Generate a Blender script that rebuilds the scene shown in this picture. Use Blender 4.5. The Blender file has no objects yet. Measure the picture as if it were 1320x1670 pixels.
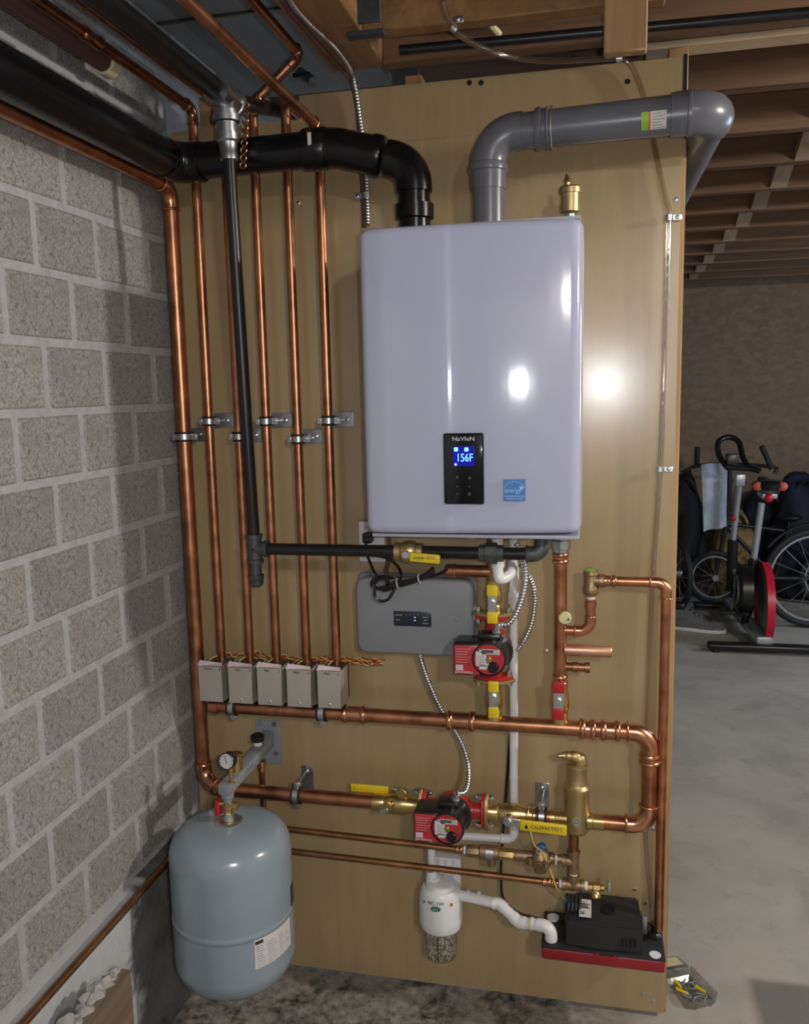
import bpy, bmesh, math, random
from mathutils import Vector, Matrix, noise
random.seed(7)
S = bpy.context.scene
COL = S.collection

# ---------------------------------------------------------------- camera
F, YAW, PITCH, ROLL = 1378.255, -0.219647, -0.141004, 0.0218638
CAM = Vector((1.0546, -2.03, 1.585))
_f = Vector((math.sin(YAW)*math.cos(PITCH), math.cos(YAW)*math.cos(PITCH), math.sin(PITCH)))
_r = Vector((math.cos(YAW), -math.sin(YAW), 0))
_d = _f.cross(_r)
CR = math.cos(ROLL)*_r + math.sin(ROLL)*_d
CD = -math.sin(ROLL)*_r + math.cos(ROLL)*_d
cd = bpy.data.cameras.new('camera')
cam = bpy.data.objects.new('camera', cd); COL.objects.link(cam)
cd.sensor_fit = 'HORIZONTAL'; cd.sensor_width = 36; cd.lens = F/1320*36
cd.clip_start = 0.02; cd.clip_end = 60
m = Matrix.Identity(4)
for i in range(3):
    m[i][0] = CR[i]; m[i][1] = -CD[i]; m[i][2] = -_f[i]; m[i][3] = CAM[i]
cam.matrix_world = m
S.camera = cam

# ---------------------------------------------------------------- world, lights, exposure
w = bpy.data.worlds.new('world'); S.world = w; w.use_nodes = True
w.node_tree.nodes['Background'].inputs[0].default_value = (0.55, 0.62, 0.75, 1)
w.node_tree.nodes['Background'].inputs[1].default_value = 0.10
S.view_settings.view_transform = 'Standard'; S.view_settings.look = 'None'
S.view_settings.gamma = 1; S.view_settings.use_curve_mapping = False
S.view_settings.exposure = 0.0
def lamp(name, kind, loc, power, col, size=0.05, rot=None, size_y=None):
    d = bpy.data.lights.new(name, kind); d.energy = power; d.color = col
    if kind == 'AREA':
        d.shape = 'RECTANGLE'; d.size = size; d.size_y = size_y or size
    else:
        d.shadow_soft_size = size
    o = bpy.data.objects.new(name, d); COL.objects.link(o); o.location = loc
    if rot: o.rotation_euler = rot
    return o
lamp('assumed_ceiling_bulb_light', 'POINT', (3.2, -0.5, 2.24), 135, (1.0, 0.95, 0.88), 0.07)  # assumed bulb out of view, inferred from shadows on the block wall
lamp('assumed_phone_flash_light', 'POINT', CAM + Vector((0.055, 0.0, 0.02)), 26, (0.94, 0.965, 1.0), 0.012)  # assumed flash beside the lens, inferred from glare on board and boiler
lamp('rear_fill_light', 'POINT', (2.1, -3.4, 2.45), 108, (1.0, 0.96, 0.90), 0.09)  # fill light added behind the camera to brighten the lower board
lamp('assumed_window_area_light', 'AREA', (4.3, 2.4, 1.75), 44, (0.62, 0.78, 1.0), 1.1, (0, math.radians(82), 0), 0.7)  # cool area lamp added for an assumed window right of the frame

# ---------------------------------------------------------------- helpers
def P(px, py, y):
    """point on the plane y = const seen at an image pixel"""
    v = CR*(px-660) + CD*(py-835) + _f*F
    return CAM + v*((y-CAM.y)/v.y)
def PX(px, py, x):
    v = CR*(px-660) + CD*(py-835) + _f*F
    return CAM + v*((x-CAM.x)/v.x)
def PZ(px, py, z):
    v = CR*(px-660) + CD*(py-835) + _f*F
    return CAM + v*((z-CAM.z)/v.z)
def V(*a): return Vector(a)
EX, EY, EZ = V(1,0,0), V(0,1,0), V(0,0,1)

class MB:
    def __init__(s): s.bm = bmesh.new()
    def box(s, lo, hi, bev=0, seg=2, rot=None, piv=None):
        t = bmesh.new()
        bmesh.ops.create_cube(t, size=1)
        lo, hi = Vector(lo), Vector(hi)
        c, d = (lo+hi)/2, hi-lo
        for v in t.verts: v.co = Vector((v.co.x*d.x, v.co.y*d.y, v.co.z*d.z))
        if bev: bmesh.ops.bevel(t, geom=list(t.edges), offset=bev, segments=seg, profile=0.5, affect='EDGES')
        if rot: bmesh.ops.rotate(t, verts=t.verts, cent=(Vector(piv)-c) if piv else (0,0,0), matrix=rot)
        for v in t.verts: v.co += c
        s.merge(t); return s
    def merge(s, t):
        me = bpy.data.meshes.new('t'); t.to_mesh(me); t.free(); s.bm.from_mesh(me); bpy.data.meshes.remove(me)
    def prism(s, poly, dirv, bev=0, seg=2):
        t = bmesh.new()
        vs = [t.verts.new(Vector(p)) for p in poly]
        f = t.faces.new(vs)
        g = bmesh.ops.extrude_face_region(t, geom=[f])
        for e in g['geom']:
            if isinstance(e, bmesh.types.BMVert): e.co += Vector(dirv)
        bmesh.ops.recalc_face_normals(t, faces=t.faces)
        if bev: bmesh.ops.bevel(t, geom=list(t.edges), offset=bev, segments=seg, profile=0.5, affect='EDGES')
        s.merge(t); return s
    def sweep(s, pts, r, n=14, cap=True, closed=False):
        bm = s.bm; pts = [Vector(p) for p in pts]; N = len(pts)
        rs = r if isinstance(r, (list, tuple)) else [r]*N
        rings = []; T0 = None; nrm = None
        for i, p in enumerate(pts):
            if closed: T = pts[(i+1) % N]-pts[i-1]
            else: T = pts[min(i+1, N-1)]-pts[max(i-1, 0)]
            T = T.normalized() if T.length > 1e-9 else (T0 or EZ)
            if nrm is None:
                a = EZ if abs(T.z) < 0.9 else EX
                nrm = (a-T*a.dot(T)).normalized()
            else:
                nrm = nrm-T*nrm.dot(T)
                nrm = nrm.normalized() if nrm.length > 1e-6 else T.orthogonal().normalized()
            b = T.cross(nrm); T0 = T
            rings.append([bm.verts.new(p+(nrm*math.cos(q)+b*math.sin(q))*rs[i]) for q in [2*math.pi*k/n for k in range(n)]])
        for i in range(N if closed else N-1):
            A, B = rings[i], rings[(i+1) % N]
            for k in range(n): bm.faces.new((A[k], A[(k+1) % n], B[(k+1) % n], B[k]))
        if cap and not closed:
            bm.faces.new(rings[0][::-1]); bm.faces.new(rings[-1])
        return s
    def cyl(s, a, b, r, r2=None, n=16): return s.sweep([a, b], [r, r if r2 is None else r2], n)
    def lathe(s, o, ax, prof, n=20, cap=True):
        o, ax = Vector(o), Vector(ax).normalized()
        pts = [o+ax*t for t, _ in prof]
        bm = s.bm; a = EZ if abs(ax.z) < 0.9 else EX
        nr = (a-ax*a.dot(ax)).normalized(); b = ax.cross(nr); rings = []
        for (t, r), p in zip(prof, pts):
            if r < 1e-6: rings.append([bm.verts.new(p)])
            else: rings.append([bm.verts.new(p+(nr*math.cos(q)+b*math.sin(q))*r) for q in [2*math.pi*k/n for k in range(n)]])
        for A, B in zip(rings, rings[1:]):
            for k in range(n):
                k2 = (k+1) % n
                if len(A) == 1 and len(B) == 1: continue
                if len(A) == 1: bm.faces.new((A[0], B[k2], B[k]))
                elif len(B) == 1: bm.faces.new((A[k], A[k2], B[0]))
                else: bm.faces.new((A[k], A[k2], B[k2], B[k]))
        if cap and len(rings[0]) > 1: bm.faces.new(rings[0][::-1])
        if cap and len(rings[-1]) > 1: bm.faces.new(rings[-1])
        return s
    def ring(s, c, ax, R, r, n=24, k=8):
        c, ax = Vector(c), Vector(ax).normalized()
        u = ax.orthogonal().normalized(); v = ax.cross(u)
        return s.sweep([c+(u*math.cos(q)+v*math.sin(q))*R for q in [2*math.pi*i/n for i in range(n)]], r, k, closed=True)
    def ball(s, c, r, sc=(1,1,1), u=14, v=8):
        t = bmesh.new(); bmesh.ops.create_uvsphere(t, u_segments=u, v_segments=v, radius=1)
        for q in t.verts: q.co = Vector(c)+Vector((q.co.x*r*sc[0], q.co.y*r*sc[1], q.co.z*r*sc[2]))
        s.merge(t); return s
    def hexn(s, a, b, r): return s.cyl(a, b, r, n=6)
    def quads(s, rects):
        for q in rects: s.bm.faces.new([s.bm.verts.new(Vector(p)) for p in q])
        return s
    def build(s, name, mat, parent=None, ang=38, smooth=True):
        bmesh.ops.recalc_face_normals(s.bm, faces=s.bm.faces)
        me = bpy.data.meshes.new(name)
        off = world_of(parent)
        for v in s.bm.verts: v.co -= off
        s.bm.to_mesh(me); s.bm.free()
        if smooth:
            for p in me.polygons: p.use_smooth = True
            me.set_sharp_from_angle(angle=math.radians(ang))
        me.materials.append(mat)
        o = bpy.data.objects.new(name, me); COL.objects.link(o)
        if parent: o.parent = parent
        return o
def world_of(o):
    t = V(0,0,0)
    while o: t += o.location; o = o.parent
    return t
def thing(name, label, cat, loc, group=None):
    o = bpy.data.objects.new(name, None); COL.objects.link(o); o.location = loc
    o.empty_display_size = 0.02
    o['label'] = label; o['category'] = cat
    if group: o['group'] = group
    return o
def tag(o, label, cat, group=None):
    o['label'] = label; o['category'] = cat
    if group: o['group'] = group
    return o
def struct(o): o['kind'] = 'structure'; return o
def copy_tree(o, parent=None):
    c = o.copy(); COL.objects.link(c)
    if parent: c.parent = parent
    for ch in list(o.children): copy_tree(ch, c)
    return c
def text(name, s, size, loc, mat, parent, rotx=90, rotz=0, spin=0, sx=1.0, extr=0.0002, bend=0):
    cu = bpy.data.curves.new(name, 'FONT'); cu.body = s; cu.size = size; cu.align_x = 'CENTER'; cu.align_y = 'CENTER'
    cu.extrude = extr; cu.materials.append(mat)
    tmp = bpy.data.objects.new(name, cu); COL.objects.link(tmp)
    me = bpy.data.meshes.new_from_object(tmp.evaluated_get(bpy.context.evaluated_depsgraph_get()))
    bpy.data.objects.remove(tmp); bpy.data.curves.remove(cu)
    if bend:
        for v in me.vertices: v.co.z -= bend-math.sqrt(max(0, bend*bend-(v.co.x*sx)**2))
    o = bpy.data.objects.new(name, me); COL.objects.link(o)
    R = Matrix.Rotation(math.radians(rotz), 4, 'Z') @ Matrix.Rotation(math.radians(rotx), 4, 'X') @ Matrix.Rotation(math.radians(spin), 4, 'Z')
    o.rotation_euler = R.to_euler(); o.scale = (sx, 1, 1)
    o.location = Vector(loc)-world_of(parent); o.parent = parent
    return o
def spline(pts, k=8):
    pts = [Vector(p) for p in pts]; q = [2*pts[0]-pts[1]]+pts+[2*pts[-1]-pts[-2]]; out = []
    for i in range(1, len(q)-2):
        a, b, c, d = q[i-1:i+3]
        for j in range(k):
            t = j/k
            out.append(0.5*((2*b)+(c-a)*t+(2*a-5*b+4*c-d)*t*t+(3*b-a-3*c+d)*t**3))
    out.append(pts[-1]); return out
def resample(pts, step):
    out = [pts[0]]; acc = 0
    for a, b in zip(pts, pts[1:]):
        L = (b-a).length; d = step-acc
        while d <= L and L > 0:
            out.append(a+(b-a)*(d/L)); d += step
        acc = L-(d-step)
    return out
def fillet(a, c, b, R, k=8):
    """arc that rounds the corner c between a and b; returns list of points"""
    u, v = (a-c).normalized(), (b-c).normalized()
    th = u.angle(v); t = R/math.tan(th/2)
    p, q = c+u*t, c+v*t
    o = c+(u+v).normalized()*(R/math.sin(th/2))
    A, B = p-o, q-o; ang = A.angle(B); out = []
    for i in range(k+1):
        s_ = i/k
        out.append(o+(A*math.sin((1-s_)*ang)+B*math.sin(s_*ang))/math.sin(ang))
    return out, t

# ---------------------------------------------------------------- materials
def mat(name, col, rough=0.5, metal=0.0, var=0.0, vscale=20, bump=0.0, bscale=60, spec=0.5, emit=None, estr=0, coat=0, rvar=0.0):
    m = bpy.data.materials.new(name); m.use_nodes = True
    nt = m.node_tree; b = nt.nodes['Principled BSDF']
    b.inputs['Base Color'].default_value = (*col, 1); b.inputs['Roughness'].default_value = rough
    b.inputs['Metallic'].default_value = metal; b.inputs['Specular IOR Level'].default_value = spec
    if coat: b.inputs['Coat Weight'].default_value = coat; b.inputs['Coat Roughness'].default_value = 0.08
    if emit: b.inputs['Emission Color'].default_value = (*emit, 1); b.inputs['Emission Strength'].default_value = estr
    tc = nt.nodes.new('ShaderNodeTexCoord')
    if var or rvar:
        n = nt.nodes.new('ShaderNodeTexNoise'); n.inputs['Scale'].default_value = vscale; n.inputs['Detail'].default_value = 6
        nt.links.new(tc.outputs['Object'], n.inputs['Vector'])
        if var:
            r = nt.nodes.new('ShaderNodeValToRGB')
            r.color_ramp.elements[0].position = 0.3; r.color_ramp.elements[1].position = 0.7
            r.color_ramp.elements[0].color = (*[max(0, c*(1-var)) for c in col], 1)
            r.color_ramp.elements[1].color = (*[min(1, c*(1+var)) for c in col], 1)
            nt.links.new(n.outputs['Fac'], r.inputs['Fac']); nt.links.new(r.outputs['Color'], b.inputs['Base Color'])
        if rvar:
            mr = nt.nodes.new('ShaderNodeMapRange')
            mr.inputs['To Min'].default_value = max(0.02, rough-rvar); mr.inputs['To Max'].default_value = min(1, rough+rvar)
            nt.links.new(n.outputs['Fac'], mr.inputs['Value']); nt.links.new(mr.outputs['Result'], b.inputs['Roughness'])
    if bump:
        n2 = nt.nodes.new('ShaderNodeTexNoise'); n2.inputs['Scale'].default_value = bscale; n2.inputs['Detail'].default_value = 4
        nt.links.new(tc.outputs['Object'], n2.inputs['Vector'])
        bp = nt.nodes.new('ShaderNodeBump'); bp.inputs['Strength'].default_value = bump; bp.inputs['Distance'].default_value = 0.004
        nt.links.new(n2.outputs['Fac'], bp.inputs['Height']); nt.links.new(bp.outputs['Normal'], b.inputs['Normal'])
    return m
M = {}
M['copper'] = mat('copper', (0.50, 0.225, 0.125), 0.36, 1, 0.30, 22, rvar=0.08)
M['copper_fit'] = mat('copper_fitting', (0.62, 0.30, 0.18), 0.27, 1, 0.18, 40)
M['copper_dull'] = mat('copper_dull', (0.62, 0.36, 0.25), 0.45, 0.9, 0.12, 30)
M['copper_old'] = mat('copper_old', (0.36, 0.18, 0.09), 0.4, 1, 0.35, 18)
M['brass'] = mat('brass', (0.62, 0.46, 0.20), 0.3, 1, 0.12, 40)
M['brass_satin'] = mat('brass_satin', (0.52, 0.40, 0.20), 0.42, 0.9, 0.08, 60, bump=0.1, bscale=400)
M['bronze'] = mat('bronze', (0.36, 0.25, 0.15), 0.48, 0.9, 0.2, 60, bump=0.25, bscale=200)
M['steel'] = mat('steel', (0.62, 0.64, 0.66), 0.32, 1, 0.15, 40)
M['galv'] = mat('galvanized', (0.46, 0.48, 0.51), 0.38, 1, 0.25, 60)
M['iron'] = mat('black_iron_pipe', (0.012, 0.012, 0.013), 0.33, 0, 0.3, 40, spec=0.4)
M['hanger'] = mat('hanger_steel', (0.05, 0.06, 0.075), 0.55, 0.3, 0.2, 40)
M['iron_fit'] = mat('iron_fitting', (0.07, 0.075, 0.08), 0.5, 0.4, 0.25, 60, bump=0.2, bscale=200)
M['black'] = mat('black_plastic', (0.010, 0.010, 0.011), 0.32, 0, 0.1, 40)
M['black_soft'] = mat('black_soft', (0.014, 0.014, 0.016), 0.55, 0, 0.1, 40)
M['black_pipe'] = mat('black_drain_pipe', (0.005, 0.005, 0.006), 0.25, 0, 0.2, 30, bump=0.04, bscale=90, spec=0.35)
M['rubber'] = mat('rubber', (0.012, 0.012, 0.012), 0.7)
M['grey_pvc'] = mat('grey_pvc', (0.125, 0.13, 0.15), 0.3, 0, 0.08, 12)
M['white_pvc'] = mat('white_pvc', (0.72, 0.73, 0.74), 0.35, 0, 0.03, 20)
M['enamel'] = mat('white_enamel', (0.415, 0.432, 0.565), 0.12, 0, 0.01, 3, coat=0.25)
M['enamel_dark'] = mat('boiler_side', (0.38, 0.39, 0.46), 0.35)
M['glass_black'] = mat('black_glass', (0.003, 0.003, 0.005), 0.06)
M['screen'] = mat('screen_glow', (0.0, 0.0, 0.05), 0.1, emit=(0.015, 0.02, 0.8), estr=0.38)
M['led'] = mat('led_digits', (0.1, 0.4, 0.8), 0.3, emit=(0.22, 0.62, 1.0), estr=1.6)
M['led_white'] = mat('led_white', (0.6, 0.6, 0.8), 0.3, emit=(0.6, 0.7, 1.0), estr=1.2)
M['print_white'] = mat('print_white', (0.62, 0.62, 0.64), 0.5)
M['print_grey'] = mat('print_grey', (0.22, 0.22, 0.23), 0.5)
M['print_black'] = mat('print_black', (0.02, 0.02, 0.02), 0.5)
M['sticker_blue'] = mat('sticker_blue', (0.045, 0.19, 0.50), 0.4)
M['sticker_line'] = mat('sticker_line', (0.35, 0.55, 0.85), 0.4)
M['paper'] = mat('paper', (0.62, 0.60, 0.60), 0.6, 0, 0.05, 60)
M['paper_pink'] = mat('paper_pink', (0.62, 0.50, 0.52), 0.6, 0, 0.08, 60)
M['label_green'] = mat('label_green', (0.22, 0.50, 0.05), 0.5)
M['label_orange'] = mat('label_orange', (0.65, 0.14, 0.03), 0.5)
M['red'] = mat('red_cast_iron', (0.42, 0.020, 0.016), 0.35, 0, 0.15, 40, bump=0.08, bscale=150)
M['red_label'] = mat('red_label', (0.46, 0.035, 0.04), 0.3, 0, 0.05, 30)
M['red_vinyl'] = mat('red_vinyl', (0.42, 0.015, 0.02), 0.35)
M['red_plastic'] = mat('red_plastic', (0.27, 0.012, 0.018), 0.4, 0, 0.06, 30)
M['yellow'] = mat('yellow_vinyl', (0.70, 0.52, 0.015), 0.38, 0, 0.05, 40)
M['cream'] = mat('cream_plastic', (0.62, 0.56, 0.32), 0.4)
M['tank'] = mat('tank_paint', (0.255, 0.315, 0.365), 0.2, 0, 0.03, 8, coat=0.2)
M['bracket'] = mat('bracket_grey', (0.23, 0.25, 0.28), 0.4, 0, 0.06, 30)
M['grey_box'] = mat('grey_box', (0.22, 0.23, 0.25), 0.42, 0, 0.02, 20, bump=0.03, bscale=300)
M['navy'] = mat('navy_display', (0.012, 0.02, 0.035), 0.3)
M['box_metal'] = mat('brushed_metal', (0.52, 0.50, 0.45), 0.42, 0.55, 0.08, 12)
M['dark_metal'] = mat('dark_metal', (0.12, 0.11, 0.09), 0.45, 0.8, 0.2, 40)
M['wire_red'] = mat('wire_red', (0.32, 0.03, 0.02), 0.5)
M['wire_yellow'] = mat('wire_yellow', (0.66, 0.47, 0.14), 0.5)
M['wire_brown'] = mat('wire_brown', (0.10, 0.05, 0.045), 0.45)
M['towel'] = mat('towel', (0.74, 0.80, 0.86), 0.9, 0, 0.08, 30, bump=0.4, bscale=250)
M['silver'] = mat('silver_paint', (0.42, 0.44, 0.47), 0.35, 0.6)
M['red_bike'] = mat('red_bike', (0.52, 0.012, 0.03), 0.35)
M['red_pad'] = mat('red_pad', (0.50, 0.09, 0.08), 0.6)
M['navy_cloth'] = mat('navy_cloth', (0.005, 0.008, 0.022), 0.8, 0, 0.3, 20, bump=0.3, bscale=120)
M['yellow_cloth'] = mat('yellow_cloth', (0.26, 0.19, 0.07), 0.8, 0, 0.2, 20, bump=0.3, bscale=60)
M['black_cloth'] = mat('black_cloth', (0.008, 0.008, 0.01), 0.85, 0, 0.2, 60)
M['disc'] = mat('flywheel_grey', (0.30, 0.31, 0.34), 0.4)
M['grey_cloth'] = mat('grey_cloth', (0.13, 0.135, 0.15), 0.8, 0, 0.2, 60)
M['green_oval'] = mat('green_oval', (0.02, 0.16, 0.12), 0.4)
M['blue'] = mat('blue_plastic', (0.03, 0.14, 0.36), 0.4)
M['pebble'] = mat('pebble', (0.60, 0.55, 0.48), 0.8, 0, 0.4, 90)
M['carton'] = mat('carton', (0.30, 0.20, 0.11), 0.8, 0, 0.1, 10)
M['chip_white'] = mat('plaster_white', (0.36, 0.35, 0.34), 0.85, 0, 0.15, 20, bump=0.5, bscale=40)
M['dark_hole'] = mat('dark_hole', (0.006, 0.006, 0.006), 0.9)

def clear_mat(name, tint, gl=0.22, rough=0.08):
    m = bpy.data.materials.new(name); m.use_nodes = True; nt = m.node_tree; nt.nodes.clear()
    o = nt.nodes.new('ShaderNodeOutputMaterial'); mx = nt.nodes.new('ShaderNodeMixShader')
    t = nt.nodes.new('ShaderNodeBsdfTransparent'); g = nt.nodes.new('ShaderNodeBsdfGlossy')
    lw = nt.nodes.new('ShaderNodeLayerWeight'); lw.inputs['Blend'].default_value = 0.35
    mr = nt.nodes.new('ShaderNodeMapRange'); mr.inputs['To Min'].default_value = gl*0.5; mr.inputs['To Max'].default_value = min(1, gl*3)
    t.inputs[0].default_value = (*tint, 1); g.inputs['Roughness'].default_value = rough
    nt.links.new(lw.outputs['Facing'], mr.inputs['Value']); nt.links.new(mr.outputs['Result'], mx.inputs[0])
    nt.links.new(t.outputs[0], mx.inputs[1]); nt.links.new(g.outputs[0], mx.inputs[2]); nt.links.new(mx.outputs[0], o.inputs[0])
    return m
M['clear'] = clear_mat('clear_vinyl', (0.88, 0.84, 0.78), 0.2, 0.12)
M['clear_tray'] = clear_mat('clear_tray', (0.86, 0.87, 0.86), 0.16, 0.1)

class NT:
    """tiny wrapper for procedural setting materials"""
    def __init__(s, name):
        s.m = bpy.data.materials.new(name); s.m.use_nodes = True; s.nt = s.m.node_tree
        s.b = s.nt.nodes['Principled BSDF']; s.tc = s.nt.nodes.new('ShaderNodeTexCoord')
    def n(s, t, **k):
        x = s.nt.nodes.new(t)
        for a, v in k.items(): x.inputs[a.replace('_', ' ')].default_value = v
        return x
    def l(s, a, b): s.nt.links.new(a, b)
    def map(s, scale, src='Object'):
        q = s.nt.nodes.new('ShaderNodeMapping'); q.inputs['Scale'].default_value = scale
        s.l(s.tc.outputs[src], q.inputs['Vector']); return q.outputs[0]
    def noise(s, vec, scale, detail=6, rough=0.55, dist=0.0):
        q = s.n('ShaderNodeTexNoise', Scale=scale, Detail=detail, Roughness=rough, Distortion=dist); s.l(vec, q.inputs['Vector']); return q.outputs['Fac']
    def ramp(s, fac, stops):
        r = s.nt.nodes.new('ShaderNodeValToRGB'); e = r.color_ramp.elements
        while len(e) < len(stops): e.new(0.5)
        for q, (p, c) in zip(e, stops): q.position = p; q.color = (*c, 1) if len(c) == 3 else c
        s.l(fac, r.inputs['Fac']); return r.outputs['Color']
    def mix(s, fac, a, b, mode='MIX'):
        q = s.nt.nodes.new('ShaderNodeMix'); q.data_type = 'RGBA'; q.blend_type = mode
        for v, i in ((fac, 0), (a, 6), (b, 7)):
            if hasattr(v, 'links'): s.l(v, q.inputs[i])
            else: q.inputs[i].default_value = v if i == 0 else (*v, 1)
        return q.outputs[2]
    def bump(s, h, st=0.3, dist=0.003):
        q = s.n('ShaderNodeBump', Strength=st, Distance=dist); s.l(h, q.inputs['Height']); s.l(q.outputs[0], s.b.inputs['Normal'])
    def color(s, c): s.l(c, s.b.inputs['Base Color'])
    def rough(s, v): s.b.inputs['Roughness'].default_value = v

def lumber(name, dark, light, axis):
    q = NT(name); sc = {'x': (1.2, 22, 22), 'y': (22, 1.2, 22), 'z': (22, 22, 1.2)}[axis]
    f = q.noise(q.map(sc), 1.6, 8, 0.6, 0.6)
    c = q.ramp(f, [(0.25, dark), (0.55, [(a+b)/2 for a, b in zip(dark, light)]), (0.8, light)])
    oi = q.nt.nodes.new('ShaderNodeObjectInfo')
    v = q.n('ShaderNodeMapRange'); q.l(oi.outputs['Random'], v.inputs['Value']); v.inputs['To Min'].default_value = 0.75; v.inputs['To Max'].default_value = 1.15
    hs = q.n('ShaderNodeHueSaturation'); q.l(v.outputs[0], hs.inputs['Value']); q.l(c, hs.inputs['Color'])
    q.color(hs.outputs[0]); q.rough(0.65); q.bump(f, 0.15, 0.002); return q.m
M['joist_x'] = lumber('joist_lumber', (0.095, 0.048, 0.023), (0.22, 0.122, 0.062), 'x')
M['joist_y'] = lumber('beam_lumber', (0.20, 0.095, 0.035), (0.42, 0.225, 0.09), 'y')
M['light_z'] = lumber('light_lumber', (0.30, 0.17, 0.075), (0.50, 0.32, 0.16), 'z')
M['pale_x'] = lumber('pale_lumber', (0.36, 0.26, 0.15), (0.52, 0.42, 0.28), 'x')
M['old_plank'] = lumber('old_plank', (0.10, 0.075, 0.05), (0.24, 0.185, 0.125), 'y')
M['bridging'] = lumber('bridging_lumber', (0.24, 0.17, 0.12), (0.40, 0.31, 0.22), 'y')
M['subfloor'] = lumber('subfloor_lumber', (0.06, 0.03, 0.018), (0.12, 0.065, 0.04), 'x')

q = NT('plywood')
f1 = q.noise(q.map((9, 9, 0.8)), 2.2, 8, 0.6, 0.4); f2 = q.noise(q.map((1, 1, 1)), 2.6, 4)
f3 = q.noise(q.map((1, 1, 2.4)), 9, 6, 0.65)
c = q.ramp(f1, [(0.3, (0.335, 0.24, 0.12)), (0.7, (0.42, 0.312, 0.165))])
c = q.mix(q.ramp(f2, [(0.35, (0, 0, 0)), (0.7, (0.5, 0.5, 0.5))]), c, (0.31, 0.23, 0.118))
c = q.mix(q.ramp(f3, [(0.66, (0, 0, 0)), (0.8, (0.35, 0.35, 0.35))]), c, (0.17, 0.12, 0.075))
q.color(c); q.bump(f1, 0.04, 0.002)
r = q.n('ShaderNodeMapRange'); q.l(f3, r.inputs['Value']); r.inputs['To Min'].default_value = 0.22; r.inputs['To Max'].default_value = 0.4
q.l(r.outputs[0], q.b.inputs['Roughness']); q.b.inputs['Coat Weight'].default_value = 0.85; q.b.inputs['Coat Roughness'].default_value = 0.2; M['ply'] = q.m
M['ply_edge'] = mat('plywood_edge', (0.46, 0.33, 0.18), 0.6, 0, 0.2, 60)

q = NT('concrete_block')
a = q.noise(q.map((1, 1, 1)), 170, 5, 0.7); b2 = q.noise(q.map((1, 1, 1)), 9, 4); d2 = q.noise(q.map((1, 1.5, 1)), 75, 4, 0.7)
c = q.ramp(a, [(0.32, (0.13, 0.125, 0.118)), (0.44, (0.29, 0.285, 0.275)), (0.58, (0.41, 0.403, 0.385)), (0.72, (0.50, 0.49, 0.47))])
c = q.mix(q.ramp(b2, [(0.4, (0, 0, 0)), (0.75, (0.5, 0.5, 0.5))]), c, (0.24, 0.225, 0.21))
c = q.mix(q.ramp(d2, [(0.56, (0, 0, 0)), (0.68, (0.8, 0.8, 0.8))]), c, (0.075, 0.07, 0.068))
oi = q.nt.nodes.new('ShaderNodeObjectInfo'); v = q.n('ShaderNodeMapRange'); q.l(oi.outputs['Random'], v.inputs['Value'])
v.inputs['To Min'].default_value = 0.84; v.inputs['To Max'].default_value = 1.04
hs = q.n('ShaderNodeHueSaturation'); q.l(v.outputs[0], hs.inputs['Value']); q.l(c, hs.inputs['Color'])
q.color(hs.outputs[0]); q.rough(0.9); q.bump(a, 0.8, 0.004); M['block'] = q.m
q = NT('mortar'); a = q.noise(q.map((1, 1, 1)), 60, 6)
q.color(q.ramp(a, [(0.3, (0.33, 0.33, 0.335)), (0.7, (0.43, 0.43, 0.435))])); q.rough(0.9); q.bump(a, 0.5, 0.004); M['mortar'] = q.m
q = NT('plinth'); a = q.noise(q.map((1, 1, 1)), 5, 8, 0.65, 0.5); b2 = q.noise(q.map((1, 1, 1)), 40, 5)
sx = q.nt.nodes.new('ShaderNodeSeparateXYZ'); q.l(q.tc.outputs['Object'], sx.inputs[0])
c0 = q.ramp(a, [(0.3, (0.05, 0.05, 0.05)), (0.5, (0.13, 0.13, 0.13)), (0.75, (0.22, 0.22, 0.22))])
wf = q.n('ShaderNodeMath'); wf.operation = 'MULTIPLY_ADD'; q.l(a, wf.inputs[0]); wf.inputs[1].default_value = 0.5; q.l(sx.outputs['Y'], wf.inputs[2])
wm = q.ramp(wf.outputs[0], [(0.0, (1, 1, 1)), (0.02, (0, 0, 0))])
wf2 = q.n('ShaderNodeMapRange'); q.l(wf.outputs[0], wf2.inputs['Value']); wf2.inputs['From Min'].default_value = -0.16; wf2.inputs['From Max'].default_value = -0.12
wf2.inputs['To Min'].default_value = 1; wf2.inputs['To Max'].default_value = 0
c = q.mix(wf2.outputs[0], c0, (0.52, 0.53, 0.54)); q.color(c); q.rough(0.9); q.bump(b2, 0.5, 0.006); M['plinth'] = q.m

q = NT('concrete_floor')
a = q.noise(q.map((1, 1, 1)), 2.2, 8, 0.6, 0.3); b2 = q.noise(q.map((1, 1, 1)), 11, 8, 0.65, 0.8); d2 = q.noise(q.map((1, 1, 1)), 120, 4)
c = q.ramp(a, [(0.3, (0.30, 0.275, 0.235)), (0.5, (0.40, 0.37, 0.32)), (0.7, (0.47, 0.435, 0.375))])
c = q.mix(q.ramp(b2, [(0.55, (0, 0, 0)), (0.75, (0.45, 0.45, 0.45))]), c, (0.22, 0.205, 0.19))
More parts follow.
